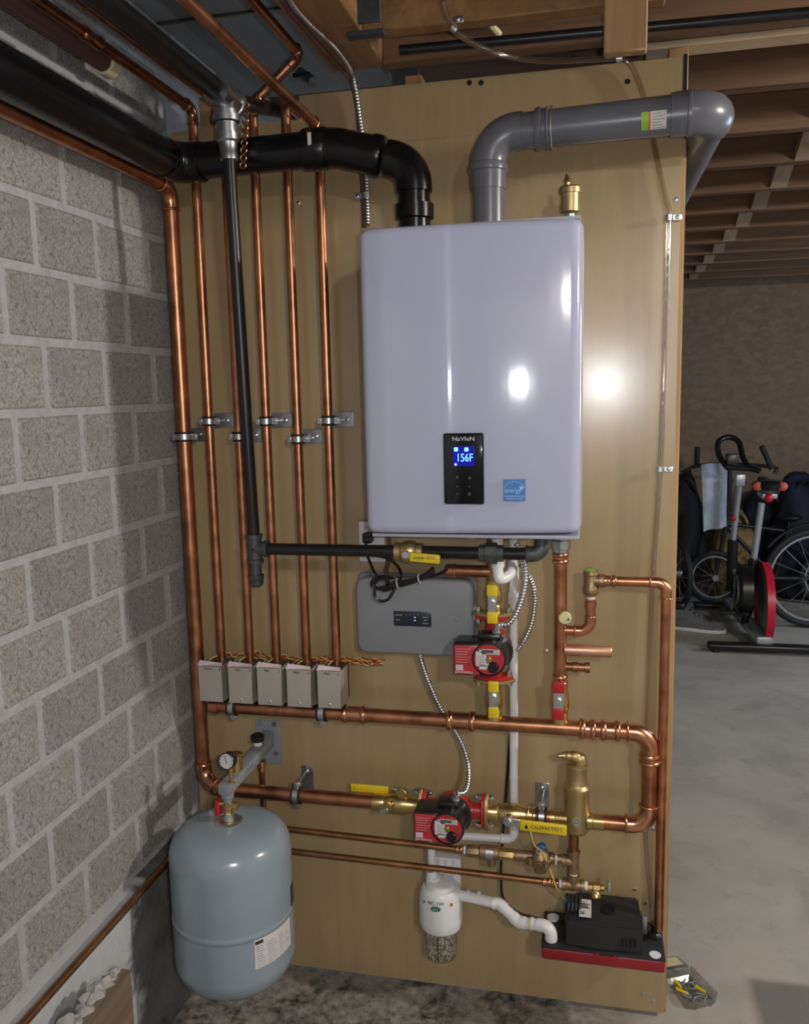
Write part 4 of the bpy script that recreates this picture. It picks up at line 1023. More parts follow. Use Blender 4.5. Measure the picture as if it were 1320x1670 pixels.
# ---------------------------------------------------------------- grey zone controller, outlet, cord
yk = -.062
a, b = P(583, 1064, yk), P(772, 947, yk)
t = thing('zone_controller', 'grey plastic zone controller box with a dark indicator window', 'control box', ((a.x+b.x)/2, 0, a.z))
MB().box((a.x-.004, -.03, a.z-.004), (b.x+.004, -.001, b.z+.004), .012, 3).build('back_case', M['grey_box'], t)
MB().prism([(x, -.02, z) for x, z in ((a.x+.022, a.z), (b.x-.022, a.z), (b.x-.006, a.z+.006), (b.x, a.z+.022), (b.x, b.z-.022), (b.x-.006, b.z-.006), (b.x-.022, b.z), (a.x+.022, b.z), (a.x+.006, b.z-.006), (a.x, b.z-.022), (a.x, a.z+.022), (a.x+.006, a.z+.006))], (0, yk+.02, 0), .008, 4).build('cover', M['grey_box'], t, ang=60)
yw_ = yk-.0012
c0_, c1_ = P(642, 1021, yw_), P(704, 998, yw_)
dw = MB().box((c0_.x, yw_, c0_.z), (c1_.x, yk+.004, c1_.z), .003, 2).build('indicator_window', M['navy'], t)
for i in range(5):
    px = 656+i*6.5; p = P(px, 1003, yw_-.0004); MB().box(p-V(.0008, .0002, .0022), p+V(.0008, .0002, .0022)).build('indicator_mark', M['print_grey'], dw)
for px, py in ((677, 1007), (677, 1012)):
    p = P(px, py, yw_-.0004); MB().box(p-V(.0015, .0003, .001), p+V(.0015, .0003, .001)).build('indicator_lamp', M['led_white'], dw)
for s, px, py in (('DEMAND', 650, 1003), ('ZONE', 649, 1011), ('POWER', 694, 1007), ('PUMP', 694, 1012), ('STATUS', 694, 1017)):
    text('indicator_text', s, .004, P(px, py, yw_-.0004), M['print_white'], dw)
MB().lathe(P(745, 1011, yk), -EY, [(0, .005), (.0012, .005), (.0016, .004), (.0016, 0)], 16).build('cover_screw', M['grey_box'], t)
MB().lathe(P(686, 1062, -.045), -EZ, [(0, .010), (.006, .010), (.007, .008), (.016, .008)], 14).build('conduit_connector', M['steel'], t)
p = P(772, 1000, -.045)
MB().box(p-V(.002, .012, .016), p+V(.006, .012, .016), .002, 1).build('side_label', M['white_pvc'], t)
a, b = P(588, 915, 0), P(628, 850, 0)
t = thing('power_outlet', 'white wall outlet half hidden behind the gas pipe under the boiler', 'outlet', ((a.x+b.x)/2, 0, a.z))
MB().box((a.x, -.008, a.z), (b.x, -.0002, b.z), .003, 2).build('cover_plate', M['white_pvc'], t)
for f_ in (.28, .72): MB().box((a.x+.014, -.0105, a.z+(b.z-a.z)*f_-.014), (b.x-.014, -.007, a.z+(b.z-a.z)*f_+.014), .003, 2).build('socket', M['white_pvc'], t)
t = thing('coiled_power_cable', 'black power cord coiled and tied on top of the grey controller', 'cord', P(625, 950, yk-.02))
rc = .0034
yz = yk-.018
MB().sweep(spline([P(600, 874, -.012), P(601, 878, -.05), P(596, 895, -.045), P(603, 915, -.05), P(612, 935, yz), P(622, 945, yz)], 8), rc, 8).build('cord_end', M['black'], t)
MB().sweep(spline([P(606, 905, -.045), P(630, 910, -.045), P(648, 922, -.05), P(655, 938, yz), P(650, 950, yz)], 8), rc, 8).build('cord_end', M['black'], t)
for k in range(6):
    r_ = random.Random(k+20); pts = []
    for j in range(14):
        q = 2*math.pi*j/13
        pts.append(P(626+(20-k*1.5)*math.cos(q), 951+(11-k*.9)*math.sin(q)+r_.uniform(-1, 1), yz-.004-.0022*k))
    MB().sweep(spline(pts, 4), rc, 8).build('coil', M['black'], t)
MB().sweep(spline([P(612, 958, yz-.01), P(612, 972, yz-.01), P(621, 980, yz-.01), P(634, 977, yz-.01), P(643, 962, yz-.01), P(648, 950, yz-.01)], 8), rc, 8).build('loop', M['black'], t)
for k in range(6):
    MB().sweep(spline([P(630, 947+k*2.2, yz-.004-.002*(k % 3)), P(655, 948+k*1.4, yz-.010), P(683, 942+k*.9, yz-.009), P(700+k, 932-k*.4+(k % 3)*3, yz-.004*(k % 2)), P(706+(k % 2)*2, 926+(k % 3)*3, yz)], 8), rc, 8).build('bundle_strand', M['black'], t)
MB().sweep(spline([P(690, 943, yz), P(712, 938, yz), P(730, 929, YH-.016)], 6), rc, 8).build('cord_tail', M['black'], t)
for px, py in ((649, 951), (684, 943)):
    MB().ring(P(px, py, yz-.006), V(1, 0, .2), .011, .0018, 18, 6).build('cable_tie', M['paper'], t)
MB().box(P(600, 878, -.03)-V(.012, .010, .012), P(600, 878, -.03)+V(.012, .02, .014), .004, 2).build('plug', M['black'], t)
o = MB().sweep(spline([P(634, 875, -.03), P(636, 905, -.03), P(630, 930, -.03), P(633, 945, -.03)], 6), .0055, 8).build('power_cable', M['wire_brown']); tag(o, 'brown cable dropping from the boiler to the grey controller', 'cable')

# ---------------------------------------------------------------- lower line: valves, pump flanges
def flange_valve_x(label, x0, x1, xf, sgn, lever, grp):
    t = thing('isolation_valve', label, 'valve', ((x0+x1)/2, YH, zs), grp)
    L = x1-x0
    MB().lathe((x0, YH, zs), EX, [(0, .018), (0, .021), (L*.2, .021), (L*.24, .019), (L*.4, .025), (L*.65, .026), (L*.8, .020), (L, .020)] if sgn > 0 else [(0, .020), (L*.2, .020), (L*.35, .026), (L*.6, .025), (L*.76, .019), (L*.8, .021), (L, .021), (L, .018)], 18).build('body', M['brass'], t)
    pts = []
    for k in range(20):
        q = 2*math.pi*k/20; pts.append(V(xf, YH, zs)+EZ*math.cos(q)*.050*(.62+.38*abs(math.cos(q)))-EY*math.sin(q)*.029)
    MB().prism(pts, EX*(-.008*sgn*1.0), .001, 1).build('flange', M['brass_satin'], t)
    return t
xf0, xf1 = p2c.x-.078, p2c.x+.078
vL = flange_valve_x('brass flange valve with a yellow lever left of the lower pump', xl_end-.004, xf0-.005, xf0, 1, None, 'flange valves of the lower pump')
a, b = P(572, 1283, YH-.0), P(640, 1285, YH)
yl_ = -.062
a, b = P(572, 1284, yl_), P(634, 1284, yl_)
MB().box((a.x, yl_-.004, a.z-.011), (b.x, yl_+.004, a.z+.011), .0038, 3).build('lever', M['yellow'], vL)
MB().box((b.x-.01, yl_-.0015, a.z-.008), (b.x+.022, yl_+.0015, a.z+.006), .001, 1).build('lever_plate', M['steel'], vL)
MB().cyl((b.x+.014, yl_, a.z), (b.x+.014, YH, zs+.015), .006).build('stem', M['brass'], vL)
text('lever_arrow', 'I', .012, (a.x+.012, yl_-.0046, a.z), M['print_black'], vL)
c = P(634, 1312, YH-.03)
MB().cyl((c.x, YH-.01, c.z), (c.x, YH-.034, c.z), .009).build('side_port', M['brass'], vL)
MB().hexn((c.x, YH-.034, c.z-.002), (c.x, YH-.042, c.z-.002), .011).build('port_cap', M['brass'], vL)
MB().box((c.x-.022, YH-.045, c.z-.017), (c.x+.002, YH-.041, c.z-.006), .0015, 1, rot=Matrix.Rotation(math.radians(-20), 4, 'Y')).build('port_key', M['steel'], vL)
c = P(654, 1286, YH-.02)
MB().prism([(c.x-.006, YH-.012, zs+.015), (c.x+.008, YH-.012, zs+.015), (c.x+.014, YH-.012, zs+.034), (c.x-.003, YH-.012, zs+.050), (c.x-.014, YH-.012, zs+.034)], (0, .02, 0), .001, 1).build('arrow_lug', M['brass'], vL)
xv1 = P(872, 1327, YH).x
vR = flange_valve_x('brass flange valve with a long lettered yellow lever right of the lower pump', xf1+.005, xv1, xf1+.008, 1, None, 'flange valves of the lower pump')
yl_ = -.125
c = P(829, 1340, yl_)
MB().cyl((c.x, YH-.015, c.z), (c.x, yl_, c.z), .009).build('stem', M['brass'], vR)
MB().box((c.x-.012, yl_-.002, c.z-.010), (c.x+.035, yl_+.002, c.z+.010), .0015, 1, rot=Matrix.Rotation(math.radians(8), 4, 'Y')).build('lever_plate', M['steel'], vR)
MB().hexn((c.x, yl_-.002, c.z), (c.x, yl_-.010, c.z), .009).build('nut', M['galv'], vR)
a, b = P(848, 1345, yl_), P(925, 1354, yl_)
mm = (a+b)/2; hw = (b.x-a.x)/2
rl_ = Matrix.Rotation(math.radians(2.2), 4, 'Y')
MB().box((mm.x-hw, yl_-.0055, mm.z-.0135), (mm.x+hw, yl_+.0035, mm.z+.0135), .0042, 3, rot=rl_).build('lever', M['yellow'], vR)
text('lever_text', 'CALEFACTIO', .0115, (mm.x+.004, yl_-.0062, mm.z+.001), M['print_black'], vR, sx=.98)
text('lever_mark', ')', .014, (mm.x+hw-.013, yl_-.0062, mm.z+.001), M['print_black'], vR)
mb = MB(); dc = V(mm.x-hw+.016, yl_-.0057, mm.z+.0005)
mb.prism([dc+V(0, 0, .0065)]+[dc+V(.004*math.cos(q), 0, -.001+.004*math.sin(q)) for q in [math.radians(20-k*22) for k in range(11)]], (0, -.0006, 0)); mb.build('drop_mark', M['print_black'], vR)

t = thing('separator_inlet_pipe', 'short copper pipe between the lettered yellow valve and air separator', 'pipe', (xv1, YH, zl))
xsa, xsb = P(921, 1334, YH).x, P(962, 1334, YH).x
MB().cyl((xv1-.03, YH, (zs+zl)/2), (P(900, 1333, YH).x, YH, (zs+zl)/2), .0165).build('pipe', M['copper'], t)
coupling(t, (P(858, 1330, YH).x, YH, (zs+zl)/2), (P(874, 1330, YH).x, YH, (zs+zl)/2), .0168, 'brass')
clamp('cushioned clamp on the short pipe beside the air separator', (P(884, 1331, YH).x, YH, (zs+zl)/2), EX, .0165, pl4((874, 1275), (896, 1316)))

# air separator
xa_ = (xsa+xsb)/2; ra = (xsb-xsa)/2*1.0
z0 = P(940, 1356, YH).z; z1 = P(940, 1281, YH).z; z2 = P(940, 1249, YH).z; z3 = P(935, 1231, YH).z
t = thing('air_separator', 'tall satin brass air separator with a stepped top standing in the supply pipe', 'air separator', (xa_, YH, z0))
Hh = z1-z0
MB().lathe((xa_, YH, z0-.004), EZ, [(0, ra*.5), (.004, ra*.8), (.014, ra*.98), (Hh*.5, ra), (Hh*.9, ra), (Hh*.97, ra*1.05), (Hh*1.02, ra*1.04), (Hh*1.07, ra*.84), (Hh*1.09, ra*.8), (z2-z0, ra*.8), (z2-z0+.004, ra*.84), (z2-z0+.008, ra*.82), (z2-z0+.010, ra*.7), (z2-z0+.012, 0)], 28).build('body', M['brass_satin'], t)
za_ = (zs+zl)/2
for x0, x1 in ((P(897, 1333, YH).x, xa_-ra*.8), (xa_+ra*.8, P(985, 1338, YH).x)):
    L = x1-x0; MB().lathe((x0, YH, zl), EX, [(0, .019), (0, .021), (L*.3, .021), (L*.34, .0195), (L, .021)], 18).build('side_port', M['brass'], t)
zz = z2+.006
MB().sweep(spline([(xa_+.008, YH, zz), (xa_+.006, YH, zz+.010), (xa_-.004, YH-.002, zz+.018), (xa_-.022, YH-.004, zz+.020), (xa_-.034, YH-.005, zz+.020)], 5), [.016]*8+[.0135]*5+[.011]*4+[.009]*4, 14).build('vent_elbow', M['brass_satin'], t)
MB().cyl((xa_-.034, YH-.005, zz+.020), (xa_-.044, YH-.006, zz+.019), .005).build('vent_tip', M['brass'], t)
c = P(940, 1342, YH-ra)
mb = MB()
mb.prism([V(c.x, YH-ra+.0015, c.z-.014)]+[V(c.x+.0095*math.cos(q), YH-ra+.0015, c.z+.004+.0095*math.sin(q)) for q in [math.radians(-25+k*23) for k in range(11)]], (0, -.0025, 0)); mb.build('badge', M['steel'], t)
MB().ring((c.x, YH-ra-.001, c.z+.004), EY, .006, .0007, 16, 5).build('badge_mark', M['dark_metal'], t)

# ---------------------------------------------------------------- fill line
zf = P(800, 1390, YH).z; xt = P(936, 1400, YH).x
zf2 = P(880, 1437, YH).z
xl_ = P(336, 1345, -.055).x
t = thing('upper_fill_pipe', 'upper of two thin copper pipes running from the tank corner to the backflow preventer', 'pipe', (0.5, YH, zf))
xk0 = P(752, 1385, YH).x
zu = P(620, 1372, YH).z
yT = YH+.004
MB().cyl((0.16, yT, zu+.010), (xk0, YH, zf), .0082).build('pipe', M['copper_old'], t)
coupling(t, (xk0-.012, YH, zf), (xk0+.004, YH, zf), .0084)
t = thing('wall_floor_pipe', 'thin copper pipe sloping along the foot of the block wall behind the tank', 'pipe', (.05, -.4, .45))
wz = PX(0, 1690, .05).z
run(t, [(0.16, yT+.004, zu+.006), (.05, yT, zu+.006), (.05, -.95, zu+.006-.0)], .0082, 'copper_old', R=.02)
t = thing('lower_fill_pipe', 'lower of two thin copper pipes running to the bronze tee', 'pipe', (0.5, YH, zf2))
zl0 = P(470, 1394, YH).z
MB().cyl((0.12, YH, zl0+.014), (P(905, 1441, YH).x, YH, zf2-.0), .0082).build('pipe', M['copper_old'], t)
coupling(t, (P(885, 1440, YH).x, YH, zf2), (P(898, 1441, YH).x, YH, zf2), .0084)
coupling(t, (P(899, 1441, YH).x, YH, zf2), (P(911, 1442, YH).x, YH, zf2), .0084)

def xx(px, py=1390): return P(px, py, YH).x
t = thing('backflow_preventer', 'bronze backflow preventer with steel label between two union nuts', 'valve', (xx(803), YH, zf))
MB().lathe((xx(757), YH, zf), EX, [(0, .009), (.0, .0105), (.006, .0105)], 14).build('thread_tape', M['white_pvc'], t)
nutring(t, (xx(762), YH, zf), EX, .0155, xx(782)-xx(762), 'bronze', 'union_nut', 8)
MB().lathe((xx(782), YH, zf), EX, [(0, .013), (.003, .018), (xx(815)-xx(782)-.003, .018), (xx(815)-xx(782), .013)], 20).build('body', M['bronze'], t)
nutring(t, (xx(815), YH, zf), EX, .0155, xx(838)-xx(815), 'brass', 'union_nut', 8)
wrap_label(V(xx(799), YH, zf), EX, .0184, -.008, .010, -55, 45).build('label', M['steel'], t)
MB().lathe((xx(802), YH, zf-.012), -EZ, [(0, .012), (.012, .0105), (.022, .010), (.024, .007), (.024, 0)], 14).build('vent_port', M['bronze'], t)
t = thing('fill_valve', 'bronze pressure fill valve with a domed top and small lever', 'valve', (xx(882), YH, zf))
MB().lathe((xx(836), YH, zf), EX, [(0, .009), (0, .0115), (.008, .0115), (.009, .0135), (xx(872)-xx(836), .0135)], 14).build('inlet', M['bronze'], t)
xf_ = xx(882); zc = zf+.004
MB().lathe((xf_, YH, zf-.040), EZ, [(0, .008), (.003, .014), (.018, .019), (.022, .024), (.030, .026), (.034, .029), (.040, .029), (.043, .024), (.058, .019), (.066, .013), (.070, .010), (.070, 0)], 22).build('body', M['bronze'], t)
for q in range(4):
    e = V(xf_+.029*math.cos(q*1.57+.5), YH+.029*math.sin(q*1.57+.5), zf-.012)
    MB().lathe(e, EZ, [(0, .0095), (.012, .0095), (.012, .006), (.018, .006), (.018, 0)], 8).build('bonnet_lug', M['bronze'], t)
MB().lathe((xf_+.002, YH-.006, zf+.022), V(.15, -.35, 1), [(0, .009), (.018, .009), (.020, .005)], 12).build('adjusting_screw', M['blue'], t)
MB().sweep([(xf_-.004, YH-.016, zf+.014), (xf_-.008, YH-.026, zf+.028), (xf_-.003, YH-.030, zf+.044)], .0032, 8).build('lever', M['steel'], t)
MB().lathe((xx(898), YH, zf), EX, [(0, .0125), (.008, .0125), (.009, .009), (.012, .009), (.012, .011), (xx(922)-xx(898), .011)], 14).build('outlet', M['bronze'], t)
MB().box((xx(908)-.0035, YH-.0115, zf-.0112), (xx(908)+.002, YH+.0115, zf+.0112), .003, 2).build('thread_tape', M['white_pvc'], t)
t = thing('fill_tee', 'bronze tees stacked below the air separator joining both fill pipes', 'pipe fitting', (xt, YH, zf))
def btee(c, dirs, r=.0135):
    mb = MB()
    for d in dirs: mb.lathe(c, d, [(0, r), (.018, r), (.019, r*1.18), (.027, r*1.18), (.027, r*.8)], 16)
    return mb
btee(V(xt, YH, zf-.002), (EZ, -EZ, -EX)).build('upper_tee', M['bronze'], t)
btee(V(xt, YH, zf2), (EZ, EX, -EX)).build('lower_tee', M['bronze'], t)
MB().cyl((xt, YH, zf2+.02), (xt, YH, zf-.02), .010).build('nipple', M['white_pvc'], t)
MB().cyl((xt, YH, zf+.02), (xt, YH, z0+.002), .0122).build('riser', M['copper_old'], t)
MB().lathe((xt, YH, zf+.024), EZ, [(0, .012), (.004, .012)], 14).build('thread_tape', M['white_pvc'], t)
for s in (-1, 1): MB().lathe((xt+s*.027, YH, zf2), EX*s, [(0, .0105), (.007, .0105)], 14).build('thread_tape', M['white_pvc'], t)
t = thing('boiler_drain', 'small brass drain cock with a steel handle at the end of the bronze tee', 'valve', (xt+.05, YH, zf2))
MB().lathe((xt+.033, YH, zf2), EX, [(0, .009), (.012, .009), (.014, .013), (.03, .013), (.032, .008), (.04, .008)], 8).build('body', M['brass'], t)
MB().lathe((xt+.052, YH, zf2), V(.1, -.4, -1), [(0, .009), (.012, .010), (.014, .0115), (.024, .0115), (.024, .008)], 14).build('spout', M['brass'], t)
MB().cyl((xt+.065, YH, zf2), (xt+.084, YH-.004, zf2+.008), .004).build('stem', M['brass'], t)
MB().box((xt+.080, YH-.012, zf2-.002), (xt+.088, YH+.004, zf2+.022), .002, 2).build('handle', M['steel'], t)

# ---------------------------------------------------------------- tank, bracket, gauge
pa = P(440, 1212, 0); ax_ = pa.x
# distance of the arm end from the board
best = min((abs(P(371, 1290, -d*.001).x-ax_), -d*.001) for d in range(60, 420)); yA = best[1]
zA = P(371, 1284, yA).z
t = thing('tank_bracket', 'grey steel wall bracket holding the expansion tank out from the board', 'bracket', (ax_, 0, pa.z))
a, b = P(421, 1243, 0), P(457, 1175, 0)
MB().box((a.x, -.006, a.z), (b.x, -.0002, b.z), .002, 1).build('wall_plate', M['bracket'], t)
for px, py in ((425, 1180), (448, 1180), (451, 1228)): MB().hexn(P(px, py, -.006), P(px, py, -.006)-EY*.006, .0065).build('plate_bolt', M['galv'], t)
hw = .015
MB().prism([(ax_-hw, 0, zA-.012), (ax_-hw, yA-.018, zA-.012), (ax_-hw, yA-.018, zA+.014), (ax_-hw, -.05, zA+.017), (ax_-hw, 0, zA+.035)], (hw*2, 0, 0), .002, 2).build('arm', M['bracket'], t)
MB().lathe((ax_, yA, zA-.004), -EZ, [(0, .017), (.020, .015), (.024, .011), (.03, .011)], 18).build('tank_socket', M['bracket'], t)
text('arm_lettering', 'CALEFACTIO', .009, (ax_+hw+.0004, (yA-.08)/2, zA+.004), M['print_grey'], t, rotz=90)
c = P(427, 1205, -.06)
MB().cyl((ax_-.006, -.065, zA+.016), (ax_-.006, -.065, zA+.028), .011).build('knob_base', M['white_pvc'], t)
MB().lathe((ax_-.006, -.065, zA+.026), EZ, [(0, .010), (.002, .017), (.016, .018), (.020, .013), (.020, 0)], 20).build('knob', M['black'], t)
gc = P(371, 1241, yA-.004)
t = thing('pressure_gauge', 'round white pressure gauge on top of the tank bracket arm', 'gauge', (ax_, yA, zA+.015))
gx = ax_-.004
gzc = P(372, 1242, yA-.01).z; gxx = P(372, 1242, yA-.01).x
MB().lathe((gxx+.002, yA, zA+.012), EZ, [(0, .008), (.005, .008), (.006, .005), (gzc-zA-.020, .005)], 10).build('stem', M['brass'], t)
gd = V(-.12, -1, .12).normalized(); go = V(gxx, yA+.004, gzc)
MB().lathe(go, gd, [(0, .017), (.001, .0195), (.016, .0195), (.018, .0205), (.020, .0195), (.0185, .018), (.0185, 0)], 28).build('case', M['black'], t)
MB().lathe(go+gd*.0186, gd, [(0, .0178), (.0004, .0178), (.0004, 0)], 28).build('dial', M['print_white'], t)
gu = (EZ-gd*gd.z).normalized(); gr = gu.cross(gd)*-1
mb = MB(); 
def gp(r, q): return go+gd*.0194+gu*(r*math.cos(q))+gr*(r*math.sin(q))
for k in range(11):
    q = math.radians(-135+27*k); mb.sweep([gp(.0125, q), gp(.016, q)], .0005, 5)
mb.sweep([gp(-.006, math.radians(20)), gp(.013, math.radians(20))], .0008, 5)
mb.build('needle_and_scale', M['print_black'], t)
t = thing('bracket_air_vent', 'short brass air vent cylinder on the tank bracket behind the gauge', 'valve', (ax_, yA+.05, zA))
bv = P(395, 1248, yA+.05)
MB().lathe((ax_, yA+.055, zA+.013), EZ, [(0, .010), (.008, .010), (.009, .0165), (.038, .0165), (.039, .0185), (.046, .0185), (.048, .015), (.048, 0)], 20).build('body', M['brass'], t)
MB().lathe((ax_-.010, yA+.055, zA+.036), -EX, [(0, .012), (.012, .014), (.013, 0)], 14).build('side_cap', M['white_pvc'], t)

# tank
best_r = (P(475, 1465, yA).x-P(292, 1465, yA).x)/2
R_t = best_r*.985; xt_ = P(384, 1465, yA).x; xt_ = (xt_+ax_)/2
ztk = P(384, 1340, yA).z; zbt = P(384, 1597, yA-.02).z
t = thing('expansion_tank', 'blue-grey expansion tank hanging from the bracket in the corner', 'tank', (ax_, yA, zbt), None)
Hk = ztk-zbt
prof = [(0, 0), (.001, R_t*.35), (.006, R_t*.6), (.018, R_t*.82), (.036, R_t*.94), (.06, R_t*.995), (.07, R_t), (Hk*.425, R_t), (Hk*.436, R_t), (Hk*.440, R_t*1.010), (Hk*.462, R_t*1.010), (Hk*.466, R_t), (Hk*.478, R_t), (Hk-.082, R_t), (Hk-.07, R_t*.998), (Hk-.053, R_t*.985), (Hk-.035, R_t*.94), (Hk-.020, R_t*.85), (Hk-.010, R_t*.72), (Hk-.003, R_t*.5), (Hk, R_t*.3), (Hk, 0)]
MB().lathe((ax_, yA, zbt), EZ, prof, 56).build('shell', M['tank'], t, ang=60)
MB().lathe((ax_, yA, ztk-.004), EZ, [(0, .034), (.005, .0335), (.009, .028), (.010, .014), (.02, .012), (.03, .0115)], 24).build('collar', M['steel'], t)
lb = wrap_label(V(ax_, yA, zbt+Hk*.335), EZ, R_t+.0006, -.035, .034, 0, 0, 1); lb.bm.free()
def wrap_v(c, r, z0, z1, a0, a1, n=10, slope=0):
    """patch on an upright cylinder; angle from -y towards +x, in degrees"""
    bm = bmesh.new(); A = []
    for z, in ((z0,), (z1,)):
        A.append([bm.verts.new(Vector(c)+V(r*math.sin(q), -r*math.cos(q), z+slope*(k/n))) for k, q in enumerate([math.radians(a0+(a1-a0)*k/n) for k in range(n+1)])])
    for k in range(n): bm.faces.new((A[0][k], A[0][k+1], A[1][k+1], A[1][k]))
    m_ = MB(); m_.bm = bm; return m_
tc_ = V(ax_, yA, zbt)
lab = wrap_v(tc_, R_t+.0006, Hk*.255, Hk*.435, 42, 88).build('rating_label', M['paper'], t)
wrap_v(tc_, R_t+.0009, Hk*.405, Hk*.425, 43, 51).build('logo_block', M['print_black'], lab)
mb = MB()
for k in range(9):
    z = Hk*(.265+.0155*k)
    for a0, a1 in ((44, 52), (55, 66), (69, 76), (78, 84-(k % 3)*2)):
        q = wrap_v(tc_, R_t+.0009, z, z+.0013, a0, a1-(k*7 % 3), 3); me = bpy.data.meshes.new('t'); q.bm.to_mesh(me); mb.bm.from_mesh(me)
mb.build('label_lines', M['print_grey'], lab)
wrap_v(tc_, R_t+.0014, Hk*.47, Hk*.60, 94, 110).build('side_label', M['navy'], t)
# service valve between bracket and tank
t = thing('tank_service_valve', 'small brass service valve with a red lever on the tank neck', 'valve', (ax_, yA, ztk+.03))
zs1 = zA-.034
MB().lathe((ax_, yA, ztk+.020), EZ, [(0, .012), (.004, .014), (.012, .014), (.014, .0115), (max(.02, zs1-ztk-.02), .0115)], 8).build('body', M['brass'], t)
zm = (ztk+.02+zs1)/2+.006
MB().lathe((ax_+.008, yA-.004, zm), EX, [(0, .007), (.008, .007), (.009, .010), (.018, .010), (.02, .006), (.02, 0)], 12).build('drain_cap', M['brass'], t)
MB().cyl((ax_-.008, yA-.004, zm+.004), (ax_-.02, yA-.006, zm+.004), .006).build('stem', M['brass'], t)
MB().box((ax_-.030, yA-.014, zm-.026), (ax_-.018, yA+.008, zm+.014), .004, 3).build('lever', M['red_vinyl'], t)
# small copper drop under the bracket
o = thing('bracket_feed_pipe', 'thin copper pipe dropping from the bracket down behind the tank', 'pipe', (ax_, -.03, .7))
xbf = P(429, 1290, -.03).x
MB().cyl((xbf, -.03, P(429, 1250, -.03).z), (xbf, -.03, zu+.004), .0072).build('pipe', M['copper_old'], o)
MB().lathe((xbf, -.03, P(429, 1258, -.03).z), EZ, [(0, .008), (.001, .010), (.016, .010), (.017, .012), (.03, .012)], 10).build('nut', M['brass'], o)

# ---------------------------------------------------------------- neutralizer
YN = -.055
ca_, cb_ = P(684, 1470, YN), P(755, 1470, YN); xN = (ca_.x+cb_.x)/2; rN = (cb_.x-ca_.x)/2*.99
za0 = P(718, 1508, YN).z; za1 = P(718, 1436, YN).z
t = thing('condensate_neutralizer', 'white condensate neutralizer canister with a clear cup of pebbles', 'filter', (xN, YN, za0))
hN = za1-za0
MB().lathe((xN, YN, za0), EZ, [(0, rN*.72), (.003, rN*.93), (.012, rN*.99), (hN*.22, rN*1.0), (hN*.66, rN*.98), (hN*.70, rN*.955), (hN*.78, rN*.94), (hN*.86, rN*.88), (hN*.90, rN*.80), (hN*.905, rN*.72), (hN*.98, rN*.66), (hN, rN*.5), (hN, 0)], 32).build('head', M['white_pvc'], t)
a, b = P(705, 1437, 0), P(753, 1392, 0)
mb = MB().box((a.x, -.02, a.z-.02), (b.x, -.001, b.z), .002, 1)
for k in range(4): mb.box((a.x+.004+(b.x-a.x)*k*.24, -.028, a.z), (a.x+.007+(b.x-a.x)*k*.24, -.018, b.z-.004))
mb.box((a.x, -.028, b.z-.005), (b.x, -.018, b.z)); mb.build('mounting_bracket', M['white_pvc'], t)
MB().cyl((xn_, YC-.014, P(702, 1415, YC).z), (xn_+.006, YN, za1-.02), .015).build('inlet', M['white_pvc'], t)
MB().lathe((xn_+.004, YN+.008, za1-.028), EZ, [(0, .021), (.034, .019), (.036, .015)], 20).build('inlet_boss', M['white_pvc'], t)
MB().ring((xn_+.004, YN+.008, za1-.010), EZ, .0205, .0016, 24, 6).build('green_ring', M['green_oval'], t)
p = P(715, 1475, YN-rN)
text('model_text', 'NC-1W', .0125, (xN-.003, YN-rN*1.0-.0012, p.z+.0005), M['print_black'], t, bend=rN)
mb = MB(); mb.prism([(xN-.003+.0125*math.cos(q), YN-rN-.0020, p.z-.014+.0058*math.sin(q)) for q in [2*math.pi*k/18 for k in range(18)]], (0, .004, 0)); mb.build('oval_badge', M['green_oval'], t)
text('badge_text', 'axiom', .006, (xN-.003, YN-rN-.0024, p.z-.014), M['print_white'], t)
for sgn in (-1, 1):
    pm = V(xN+sgn*rN*.62, YN-rN*.76, p.z-.006); MB().box(pm-V(.003, .002, .003), pm+V(.003, .002, .003)).build('side_mark', M['label_orange'] if sgn > 0 else M['print_grey'], t)
zc0 = P(718, 1556, YN).z; rC = rN*.72
MB().lathe((xN, YN, zc0), EZ, [(0, 0), (0, rC*.9), (.002, rC*.96), (za0-zc0+.004, rC*1.06)], 32).build('clear_cup', M['clear_tray'], t)
mb = MB(); rnd = random.Random(3)
for k in range(520):
    rr_ = rC*.93*math.sqrt(rnd.random() if k % 3 == 0 else rnd.uniform(.62, 1)); q = rnd.uniform(0, 6.283); z = rnd.uniform(zc0+.004, za0-.001)
    b_ = bmesh.new(); bmesh.ops.create_icosphere(b_, subdivisions=1, radius=1)
    s1, s2, s3 = [rnd.uniform(.0018, .0036) for _ in range(3)]
    for v in b_.verts: v.co = V(xN+rr_*math.cos(q)+v.co.x*s1, YN+rr_*math.sin(q)+v.co.y*s2, z+v.co.z*s3)
    mb.merge(b_)
o = mb.build('pebble_fill', M['pebble'], t); o['kind'] = 'stuff'
MB().box((xN-.003, YN-rC*1.0-.001, zc0+.004), (xN-.0015, YN-rC*.9, za0)).build('dark_seam', M['print_black'], t)
